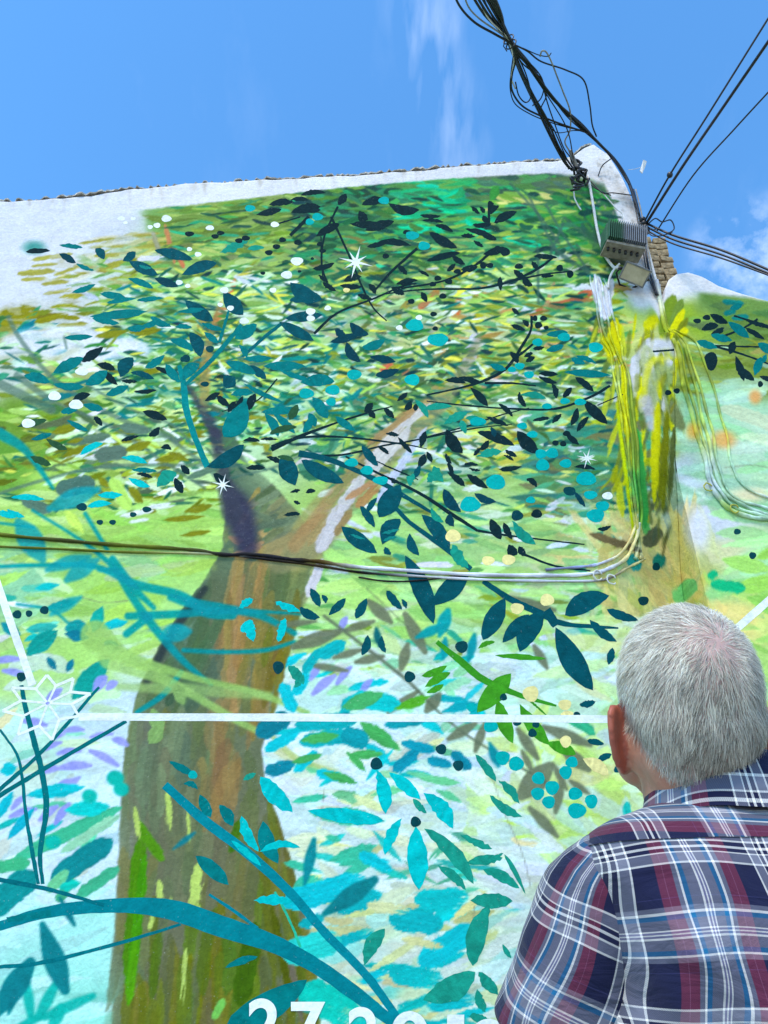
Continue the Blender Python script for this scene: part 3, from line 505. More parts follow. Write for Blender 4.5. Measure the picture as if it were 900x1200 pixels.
for a in [(357,1036,368,984,13,(0,128,138)),(380,1071,439,1031,22,(0,116,122)),(50,1084,76,1160,27,(0,116,124)),(-5,1190,36,1128,28,(0,116,124)),(10,1188,18,1160,10,(0,116,124)),(70,1052,87,1084,9,(0,110,120)),(203,995,228,976,7,(30,120,130)),(488,747,517,734,12,(20,146,152)),(515,745,525,716,16,(20,146,152)),(519,772,522,748,9,(20,140,150)),(549,775,556,744,11,(20,140,150)),(574,871,584,897,12,(10,130,140)),(444,757,441,737,9,(10,90,100))]: softline([(a[0],a[1]),((a[0]*.45+a[2]*.55),(a[1]*.45+a[3]*.55)),(a[2],a[3])],[a[4]*.3,a[4],a[4]*.45],a[5],1.8,.93)
# hairline cracks and a dark drip
for P in [[(556,1062),(555,1085),(557,1104)],[(556,1108),(557,1125)],[(575,905),(590,950),(612,1000),(622,1040)],[(690,470),(730,474),(760,470)],[(850,548),(880,545),(900,548)],[(380,925),(376,960)],[(96,700),(120,706),(150,704)]]: softline(P, 1.2, (120,120,104), .6, .6)
# --- neighbour wall: oranges, yellow, pale leaves
for x,y,rx,ry,c,s in [(885,465,7,8,(226,160,96),4),(848,515,14,10,(222,166,96),6),(812,505,8,10,(232,180,90),5),(860,720,30,16,(240,218,140),8),(818,620,14,24,(214,216,232),8),(880,580,24,8,(228,214,176),6)]: spot(x,y,rx,ry,c,s,.85)
for a in [(845,655,905,668,20,(164,214,112)),(858,690,915,680,20,(160,212,100)),(885,655,920,640,14,(160,214,100)),(875,700,940,720,24,(150,206,100))]: stroke(*a, kind='leaf', dry=.25)
for a in [(832,684,874,690,15,(40,176,120)),(830,678,840,669,11,(40,176,120)),(790,705,815,680,20,(120,196,120))]: stroke(*a, dry=.3)
for a in [(846,353,872,356,7),(848,368,863,364,7),(857,373,878,371,7)]: stroke(*a,(24,124,118),dry=.5)
# --- the corner: yellow brushwork over plaster and wires
for _ in range(90):
    x = rng.uniform(700, 800); y = rng.uniform(365, 560); c = [(206,204,40),(196,198,50),(150,156,40),(118,132,50),(186,194,60),(96,116,56)][rng.integers(6)]
    if abs(x - 748) > 30 and y > 480: continue
    l = rng.uniform(18, 50); a = R(rng.normal(96, 16)); stroke(x, y, x + math.cos(a) * l, y + math.sin(a) * l, rng.uniform(3, 9), c, dry=.55, op=.85)
for a in [(790,345,776,395,18,(120,146,50)),(800,350,785,385,10,(110,136,60)),(802,362,782,400,10,(214,212,20)),(806,372,790,400,9,(120,130,40)),(806,385,795,395,9,(216,212,10)),(722,372,716,420,16,(214,210,10)),(730,420,732,470,6,(226,222,10)),(705,395,726,410,12,(206,204,20)),(757,385,770,370,14,(214,210,10))]: W_(*a, dry=.5)
for a in [(752,402,790,404,12,(212,214,228)),(746,415,742,450,12,(196,200,216)),(765,410,788,428,10,(212,214,228)),(760,425,755,480,16,(190,190,206)),(752,440,748,475,8,(206,206,30)),(772,450,776,500,14,(130,146,90)),(785,470,800,505,14,(116,128,84)),(770,470,766,560,10,(196,196,20)),(778,510,772,590,10,(110,116,30)),(745,500,752,600,14,(60,160,70)),(742,560,760,630,12,(90,170,90)),(722,470,745,640,5,(190,206,30)),(755,640,775,620,18,(92,96,70)),(690,625,750,645,10,(110,96,66)),(785,520,790,600,10,(150,170,140)),(765,655,780,660,16,(40,130,116)),(735,650,750,668,14,(50,150,140))]: W_(*a, dry=.45)
zone(745,390,790,640,70,[(84,98,50),(110,120,60),(70,90,60),(150,150,40)],(14,34),(3,6),100,14,.7,op=.7)
for _ in range(70):
    x = rng.uniform(-60, 690); y = float(np.interp(x, [-120,0,330,660], [246,236,209,187])); l = rng.uniform(4, 16); softline([(x, y), (x + rng.normal(0, 1), y + l)], [rng.uniform(2, 7), .6], (176,170,160), 2.2, rng.uniform(.12, .4))
for _ in range(50):
    x = rng.uniform(-30, 180); y = rng.uniform(245, 380); stroke(x, y, x + rng.uniform(10, 40), y + rng.normal(0, 3), rng.uniform(2, 8), (206,208,216), dry=.7, op=.35)
# grime and spalls on the bare plaster by the cables
for _ in range(60):
    x = rng.uniform(700, 742); y = 196 + (x - 700) * 1.0 + rng.uniform(-18, 40); spot(x, y, rng.uniform(.6, 2.4), rng.uniform(.5, 1.8), (150,144,138), .6, .7)
for P in [[(702,190),(718,204),(730,232)],[(735,300),(742,330),(752,350)],[(690,200),(708,206)]]: softline(P, 10, (196,192,188), 5, .5)
for a in [(698,322,704,350,9),(703,345,709,376,10),(710,330,714,372,9),(694,330,700,356,6),(717,326,716,350,6)]: W_(*a, (222,224,230), dry=.5)
# arch of pale plaster over the hood
softline([(744,462),(743,440),(751,418),(766,405),(784,406),(792,416)],[5,10,14,14,10,5],(206,208,216),3.5,.8)
for _ in range(26):
    x = rng.uniform(744, 792); y = rng.uniform(400, 470); stroke(x, y, x + rng.normal(0, 5), y + rng.uniform(12, 30), rng.uniform(3, 7), [(206,208,214),(150,160,110),(206,204,40),(120,132,70),(180,190,150)][rng.integers(5)], dry=.6, op=.8)
softline([(756,470),(758,440),(766,422),(786,420)],[6,8,7,4],(214,214,80),2,.8)
softline([(764,470),(766,446),(775,432),(788,432)],[10,12,10,7],(150,166,120),3,.8)
softline([(764,500),(757,470)],[10,14],(186,186,200),3,.8)
for a in [(772,470,766,590,9,(196,196,20)),(782,480,776,600,9,(110,116,30)),(790,500,784,590,7,(84,96,50)),(748,520,756,620,12,(60,150,70)),(738,450,746,560,8,(120,150,60)),(730,430,736,520,7,(206,206,20))]: W_(*a, dry=.5)
# fine speckle of worn paint
sp = (vnoise(CH, CW, 3, 21, 2) > .80).astype(float) * (vnoise(CH, CW, 90, 22, 2) > .5)
CAN += (np.array((196, 204, 190)) / 255.0 - CAN) * (sp * .10)[..., None]
CAN = np.clip(CAN, 0, 1)
CANL = lin(CAN).astype(np.float32)
_l = CANL.mean(-1, keepdims=True); CANL = np.clip(_l + (CANL - _l) * 1.08, 0.004, 0.95).astype(np.float32) * np.array((1.05, 1.0, 0.90), np.float32)
def sample(px, py):
    x = np.clip(np.asarray(px, float) - CX0, 0, CW - 1.01); y = np.clip(np.asarray(py, float) - CY0, 0, CH - 1.01)
    x0 = x.astype(int); y0 = y.astype(int); fx = (x - x0)[..., None]; fy = (y - y0)[..., None]
    return (CANL[y0, x0] * (1 - fx) + CANL[y0, x0 + 1] * fx) * (1 - fy) + (CANL[y0 + 1, x0] * (1 - fx) + CANL[y0 + 1, x0 + 1] * fx) * fy
# ------------------------------------------------------------------ setting: ground
me = mesh('ground', [(-60,-60,0),(60,-60,0),(60,60,0),(-60,60,0)], [[0,1,2,3]], m=M_GROUND); g_ = link('ground', me); tag(g_, kind='structure')

# ------------------------------------------------------------------ the two walls
def group_empty(name, x, label):
    o = empty(name, (x, D, 0)); tag(o, label, 'house'); return o
H_MAIN = group_empty('painted_house', -1.0, 'tall white plastered house painted with a leafy olive tree mural')
H_NEXT = group_empty('neighbour_house', 3.5, 'lower house with pale green painted wall and white rounded parapet')
XL, XR, XC = -7.0, 2.085, 1.888
Z540 = at(450,540,D).z; Z700 = at(450,690,D).z
ROOF_M = [(-420,268),(-330,262),(-120,246),(0,235),(60,231),(150,220),(240,214),(330,208),(420,203),(520,195),(600,190),(655,186),(668,184),(682,173),(696,167),(712,178),(728,205),(742,236)]
RM = np.array([(at(x,y,D).x, at(x,y,D).z) for x, y in ROOF_M])
ROOF_N = [(777,352),(779,338),(784,326),(792,320),(806,318),(822,323),(842,334),(868,342),(900,350),(1000,372),(1230,420)]
RN = np.array([(at(x,y,D).x, at(x,y,D).z) for x, y in ROOF_N])
def sstep(x): x = np.clip(x, 0, 1); return x * x * (3 - 2 * x)
def rn(x): return np.interp(x, RN[:,0], RN[:,1])
def rm(x): return np.interp(x, RM[:,0], RM[:,1]) + 0.006*np.sin(x*3.1) + 0.006*np.sin(x*11.3+1) + 0.004*np.sin(x*29)
HX, HZ = at(768,404,D).x, at(768,404,D).z; HZ2 = at(768,560,D).z
def XJ(z): return np.interp(z, [0, Z540, at(450,352,D).z, 20], [XC, XC, XR, XR])
def wallY(X, Z):
    X = np.asarray(X, float); Z = np.asarray(Z, float)
    # the main wall sinks back beside the neighbour's corner ...
    rec = 0.30 * sstep((X - (XC - 0.55)) / 0.5) * sstep((Z540 + 0.05 - Z) / (Z540 - Z700) * .95) * (X < XC + 1e-4)
    # ... and a plastered hood over old wires bulges out above it
    hood = 0.17 * np.exp(-((X - HX + 0.05 * (HZ - Z)) / 0.15) ** 4) * sstep((HZ + 0.05 - Z) / 0.10) * np.clip((Z - HZ2) / (HZ - HZ2), 0, 1) ** 0.8
    und = 0.006 * np.sin(X * 2.3 + Z * 1.1) + 0.004 * np.sin(X * 5.1 - Z * 3.7 + 1)
    return D + rec - hood + und
def pix_on_wall(px, py, lift=0.0):
    Y = D
    for _ in range(6):
        p = at(px, py, Y); Y = float(wallY(p.x, p.z)) - lift
    return at(px, py, Y)
def wall_grid(name, xs, rows, xfun, topf, Zlow):
    nx, nz = len(xs), len(rows)
    X0 = np.repeat(xs[None, :], nz, 0); top = topf(X0); T = np.repeat(rows[:, None], nx, 1)
    Z = T * top; X = xfun(X0, Z); Y = wallY(X, Z)
    edge = np.clip((top - Z) / 0.035, 0, 1); Y = Y + 0.03 * (1 - np.sqrt(1 - (1 - edge) ** 2 + 1e-9)) * (edge < 1)
    px, py = project(X, Y, Z); C = sample(px, py)
    return X, Y, Z, C
def finish_wall(name, X, Y, Z, C, thick=0.45):
    nz, nx = X.shape; n = nx * nz
    V = np.stack([X, Y, Z], -1).reshape(-1, 3)
    # back side, two rows (top and bottom), closed with strips
    bt = np.stack([X[-1], Y[-1] * 0 + D + thick, Z[-1] - 0.02], -1); bb = np.stack([X[0], Y[0] * 0 + D + thick, Z[0]], -1)
    V = np.concatenate([V, bt, bb]); plain = np.tile(np.array(lin((206,205,204)), np.float32), (2 * nx, 1)); Cc = np.concatenate([C.reshape(-1, 3), plain])
    i = np.arange(nz - 1)[:, None] * nx + np.arange(nx - 1)[None, :]; i = i.ravel()
    F = np.stack([i, i + 1, i + nx + 1, i + nx], -1)
    j = np.arange(nx - 1); t0 = (nz - 1) * nx
    F2 = np.stack([t0 + j, t0 + j + 1, n + j + 1, n + j], -1); F3 = np.stack([n + j, n + j + 1, n + nx + j + 1, n + nx + j], -1)
    k = np.arange(nz - 1)
    F4 = np.array([[n, n + nx, 0, 0]]); F = np.concatenate([F, F2, F3]).astype(np.int32)
    loops = F.ravel(); ls = np.arange(len(F), dtype=np.int32) * 4; lt = np.full(len(F), 4, np.int32)
    # ends: fans from the back edge to the front edge
    e1 = [n, n + nx] + [r * nx for r in range(nz)]; e2 = [n + nx - 1, n + 2 * nx - 1][::-1] + [r * nx + nx - 1 for r in range(nz)][::-1]; e2 = [n + 2*nx - 1, n + nx - 1] + [r * nx + nx - 1 for r in range(nz)][::-1]
    ls = np.concatenate([ls, [len(loops), len(loops) + len(e1)]]).astype(np.int32); lt = np.concatenate([lt, [len(e1), len(e2)]]).astype(np.int32)
    loops = np.concatenate([loops, e1, e2]).astype(np.int32)
    me = bpy.data.meshes.new(name); me.vertices.add(len(V)); me.vertices.foreach_set('co', V.astype(np.float32).ravel())
    me.loops.add(len(loops)); me.loops.foreach_set('vertex_index', loops); me.polygons.add(len(ls)); me.polygons.foreach_set('loop_start', ls)
    try: me.polygons.foreach_set('loop_total', lt)
    except Exception: pass
    me.update(calc_edges=True); me.validate()
    a = me.color_attributes.new('paint', 'FLOAT_COLOR', 'POINT'); c4 = np.ones((len(V), 4), np.float32); c4[:, :3] = Cc; a.data.foreach_set('color', c4.ravel())
    return link(name, me, M_PAINT)
zt = 7.0
def row_levels(zl, zh, top):
    # finer towards the eye
    r = [0.0]; z = 0.0
    while z < top:
        st = 0.25 if z < zl else np.interp(z, [zl, zh], [0.0062, 0.0115]); z += st; r.append(z)
    r = np.array(r); return np.minimum(r / r[-1], 1.0)
xs = np.concatenate([np.arange(XL, -3.35, 0.12), np.arange(-3.35, XR - 0.003, 0.0078), [XR]])
X, Y, Z, C = wall_grid('w', xs, row_levels(0.95, 7.0, 7.0), lambda X0, z: XL + (X0 - XL) / (XR - XL) * (XJ(z) - 0.0015 - XL), rm, 0.9)
house = finish_wall('wall', X, Y, Z, C); house.parent = H_MAIN; house.matrix_parent_inverse = Matrix.Translation(-H_MAIN.location)
XN = 7.0
xs = np.concatenate([[XR], np.arange(XR + 0.008, 3.45, 0.0078), np.arange(3.5, XN + .01, 0.12)])
X, Y, Z, C = wall_grid('n', xs, row_levels(0.95, 6.0, 5.6), lambda X0, z: XN + (X0 - XN) / (XR - XN) * (XJ(z) + 0.0015 - XN), rn, 0.9)
neigh = finish_wall('wall', X, Y, Z, C); neigh.parent = H_NEXT; neigh.matrix_parent_inverse = Matrix.Translation(-H_NEXT.location)

# crumbling mortar and broken tile edges along the top of the tall wall
def coping():
    v = []; f = []; r = np.random.default_rng(3)
    xs_ = np.arange(-5.5, 1.84, 0.022); n = len(xs_)
    h = np.zeros(n); i = 0
    while i < n:
        k = r.integers(3, 22); h[i:i + k] = r.choice([0.006, 0.010, 0.014, 0.020, 0.028], p=[.32, .26, .22, .13, .07]); i += k
    h = h * (0.6 + 0.8 * r.random(n)); fr = 0.006 + 0.026 * r.random(n)
    for x, hh, ff in zip(xs_, h, fr):
        z = float(rm(x)); y = D
        v += [(x, y - ff * (hh > .006) + .02, z - 0.004), (x, y - ff * (hh > .006) - .004 + .02, z + hh * .6), (x, y + 0.035, z + hh), (x, y + 0.30, z + hh * .9 + .004), (x, y + 0.44, z - .01)]
    for i in range(n - 1):
        for k in range(4): f.append([i * 5 + k, (i + 1) * 5 + k, (i + 1) * 5 + k + 1, i * 5 + k + 1])
    return link('coping', mesh('coping', v, f, m=M_COPE), None, H_MAIN)
coping()

# ------------------------------------------------------------------ foreground motifs of the mural: thin coats of paint over the ground colours
BK=(15,42,50); NV=(8,62,78); DT=(3,78,92); TL=(0,116,122); TG=(24,142,126); TQ2=(0,166,170); CY2=(0,184,192); WHT=(232,236,244); DD=(8,66,76); GD=(44,84,58); CRM=(240,222,156)
LAYER = np.zeros((CH // 3 + 2, CW // 3 + 2), np.int16)
PCOL = {}
def lift_for(P):
    P = np.array(P); x0, y0 = P.min(0); x1, y1 = P.max(0)
    a, b, c, d_ = [int(max(0, q)) for q in ((x0 - CX0) / 3 - 1, (x1 - CX0) / 3 + 2, (y0 - CY0) / 3 - 1, (y1 - CY0) / 3 + 2)]
    sub = LAYER[c:d_, a:b]
    if sub.size == 0: return 0.0009
    k = int(sub.max()) + 1; LAYER[c:d_, a:b] = k
    return 0.0004 + 0.00006 * k
def sheet(name, P, faces, col, lift=None, parent=None, streak=0.10):
    lf_ = lift_for(P) if lift is None else lift
    V = [pix_on_wall(x, y, lf_) for x, y in P]
    c0 = lin(np.array(col, float) / 255.0) * np.array((1.02, 1.02, 0.85))
    vv = 1 + streak * (rng.random(len(P)) - .5) * 2 + rng.normal(0, .03)
    cx = np.mean([p[0] for p in P])
    if parent is None: parent = neigh if cx > project(XC, D, float(np.mean([q.z for q in V])))[0] + 20 else house
    return link(name, mesh(name, V, faces, c0[None, :] * vv[:, None], m=M_PAINT), None, parent)
def leaf(x0, y0, x1, y1, w, col, bend=None, name='painted_leaf', fat=0.75, n=12, ragged=0.32):
    L = math.hypot(x1 - x0, y1 - y0); dx, dy = (x1 - x0) / L, (y1 - y0) / L; nx_, ny_ = -dy, dx
    bend = rng.normal(0, .16) * w if bend is None else bend
    A = []; B = []; Cn = []; pk = rng.uniform(.85, 1.15)
    for i in range(n + 1):
        t = i / n; h = w / 2 * math.sin(math.pi * t ** pk) ** fat; b = bend * 4 * t * (1 - t)
        j1 = rng.normal(0, ragged) if 0 < i < n else 0; j2 = rng.normal(0, ragged) if 0 < i < n else 0
        x, y = x0 + dx * L * t, y0 + dy * L * t
        A.append((x + nx_ * (b + h + j1), y + ny_ * (b + h + j1))); Cn.append((x + nx_ * b, y + ny_ * b)); B.append((x + nx_ * (b - h - j2), y + ny_ * (b - h - j2)))
    P = A + Cn + B; m = n + 1
    F = [[i, i + 1, m + i + 1, m + i] for i in range(n)] + [[m + i, m + i + 1, 2 * m + i + 1, 2 * m + i] for i in range(n)]
    F = [q[::-1] for q in F]
    return sheet(name, P, F, col, streak=.2 if w > 11 else .1)
def disc(x, y, rx, ry, col, name='painted_berry', n=16, jag=.06):
    ph = rng.uniform(0, 6.28); P = [(x, y)]
    for k in range(n):
        a = 2 * math.pi * k / n; q = 1 + jag * math.sin(3 * a + ph) + rng.normal(0, jag * .35); P.append((x + rx * q * math.cos(a), y + ry * q * math.sin(a)))
    return sheet(name, P, [[0, 1 + (k + 1) % n, 1 + k][::-1] for k in range(n)], col, streak=.05)
def ribbon(P, W, col, name='painted_branch', jag=.12, sub=7):
    W = W if hasattr(W, '__len__') else [W] * len(P)
    Q = [Vector((a, b, c)) for (a, b), c in zip(P, W)]; Q = catmull(Q, sub) if len(Q) > 2 else [Q[0].lerp(Q[1], k / (sub * 3)) for k in range(sub * 3 + 1)]
    A = []; B = []
    for i, q in enumerate(Q):
        t = Q[min(i + 1, len(Q) - 1)] - Q[max(i - 1, 0)]; l = math.hypot(t.x, t.y) + 1e-9; nx_, ny_ = -t.y / l, t.x / l
        h = max(q.z, .5) / 2; a = h + rng.normal(0, jag); b = h + rng.normal(0, jag); A.append((q.x + nx_ * a, q.y + ny_ * a)); B.append((q.x - nx_ * b, q.y - ny_ * b))
    n = len(Q); return sheet(name, A + B, [[i, n + i, n + i + 1, i + 1] for i in range(n - 1)], col)

# --- thin and thick painted twigs
for P, W in [([(396,242),(380,277),(377,310),(383,330)],2.4),([(388,254),(408,297),(424,335),(437,360),(453,376)],[3,2.6,2.2,2,1.4]),([(437,343),(460,317),(489,291)],[2.2,3,3.2]),([(368,391),(395,367),(440,349),(470,336),(488,332)],[3.2,2.6,2.2,2.4,1.5]),
  ([(452,344),(500,339),(560,338),(600,329),(630,315),(648,302)],[1.6,2,2.4,3,3.2,2.4]),([(600,329),(640,321),(670,318)],[2.4,2,1.6]),([(470,338),(520,329),(555,312),(577,294)],[2,2.4,3,3.4]),([(573,264),(573,240)],3),([(340,276),(362,254)],[4,4.5]),([(326,262),(352,254)],1.8),([(376,277),(378,326)],1.6),
  ([(500,463),(545,453),(572,444),(595,430),(612,405),(622,387),(623,370)],[2,2.6,3.4,3.6,3.4,3,3]),([(604,419),(614,412),(627,401)],[3,3,2.4]),([(568,449),(600,449),(628,452)],[3,2.4,1.6]),([(500,470),(545,475),(600,479),(650,479),(690,466),(715,452)],[1.4,1.8,2.2,2.6,3,3]),([(500,512),(545,500),(585,487),(620,478)],[1.2,1.6,1.6,1]),([(700,475),(730,462)],1.3),
  ([(318,527),(350,512),(390,497),(433,483),(460,476)],[5,4,2.6,2.2,1.2]),([(318,523),(350,513),(400,512),(470,520),(500,526)],[3,3,2.4,2,1]),([(350,533),(400,533),(450,522),(480,517),(550,503),(600,497)],[2,2.4,2,1.8,1.6,1]),([(405,535),(440,553),(490,577),(530,603),(560,622)],[2,2.6,3.4,4.6,3]),([(450,545),(490,562)],1.4),([(560,622),(600,628),(685,638)],[3,2.2,1.4]),([(615,650),(650,663),(692,669)],[3,2.4,1.6]),([(440,540),(486,560)],1.2),
  ([(325,444),(300,470),(260,482)],[1.6,1.6,1]),([(835,405),(870,415),(905,428)],[3,2.4,2]),([(838,405),(905,407)],1.8),([(848,394),(870,385),(888,374)],[2.6,2.2,3]),([(764,412),(790,410)],2.2),([(860,370),(900,382)],[2,2.6])]:
    ribbon(P, W, BK)
for P, W, c in [([(350,531),(390,540),(440,562),(480,585),(515,606)],[8,6,6,5,3],DT),([(458,588),(480,612),(520,641),(552,667)],[4,5,6,6],DT),([(566,681),(600,703),(632,718),(662,731),(735,737)],[6,7,8,6,2],DT),([(652,733),(640,715)],[10,12],DT),
  ([(210,428),(215,450),(218,478),(226,506),(236,531),(243,547)],[5,7,8,7,7,8],(0,128,134)),([(217,451),(245,425),(270,396),(283,380)],[4,5,5,4],(0,116,122)),([(257,401),(265,375),(268,364)],[4,3.4,2.4],(0,116,122)),([(284,418),(310,395),(330,379)],[3,4,4],(0,96,108)),
  ([(25,803),(30,830),(43,880),(51,915),(54,950),(47,1000),(50,1036)],[5,6,7,7,7,6,4],(0,104,114)),([(0,855),(22,890),(30,950),(38,1000),(45,1036)],[2.5,3.5,4.5,5,4],(0,104,114)),([(-30,955),(0,925),(50,880),(116,805)],[5,5,4.5,3],(0,104,114)),([(-30,950),(0,932),(60,896),(148,845)],[6,5.5,5,4],(0,104,114)),
  ([(-40,1095),(0,1085),(60,1068),(140,1061),(200,1066),(260,1086),(320,1106),(370,1132),(420,1167),(462,1200)],[10,11,14,17,24,25,21,18,17,12],(0,124,140)),([(8,1078),(60,1070)],[6,9],(0,116,124)),([(193,920),(240,962),(290,1000),(340,1046),(380,1092),(430,1144),(468,1196)],[10,12,12,11,10,10,9],(0,126,144)),([(-30,1025),(0,1031),(60,1043),(122,1061)],[6,5.5,5,4],(0,104,118)),([(-30,1135),(0,1133),(50,1128),(140,1105),(212,1083)],[4.5,4.5,4.5,4,3],(0,112,126)),([(245,1048),(275,1068),(302,1088)],[3,4,4],(0,120,140)),
  ([(512,752),(540,775),(566,796),(610,815),(652,827)],[5,8,8,6,3],(54,138,34)),([(620,820),(640,838)],[3,1.5],(54,138,34)),([(322,1045),(340,1080),(352,1110)],3,(40,180,150))]:
    ribbon(P, W, c, jag=.2)

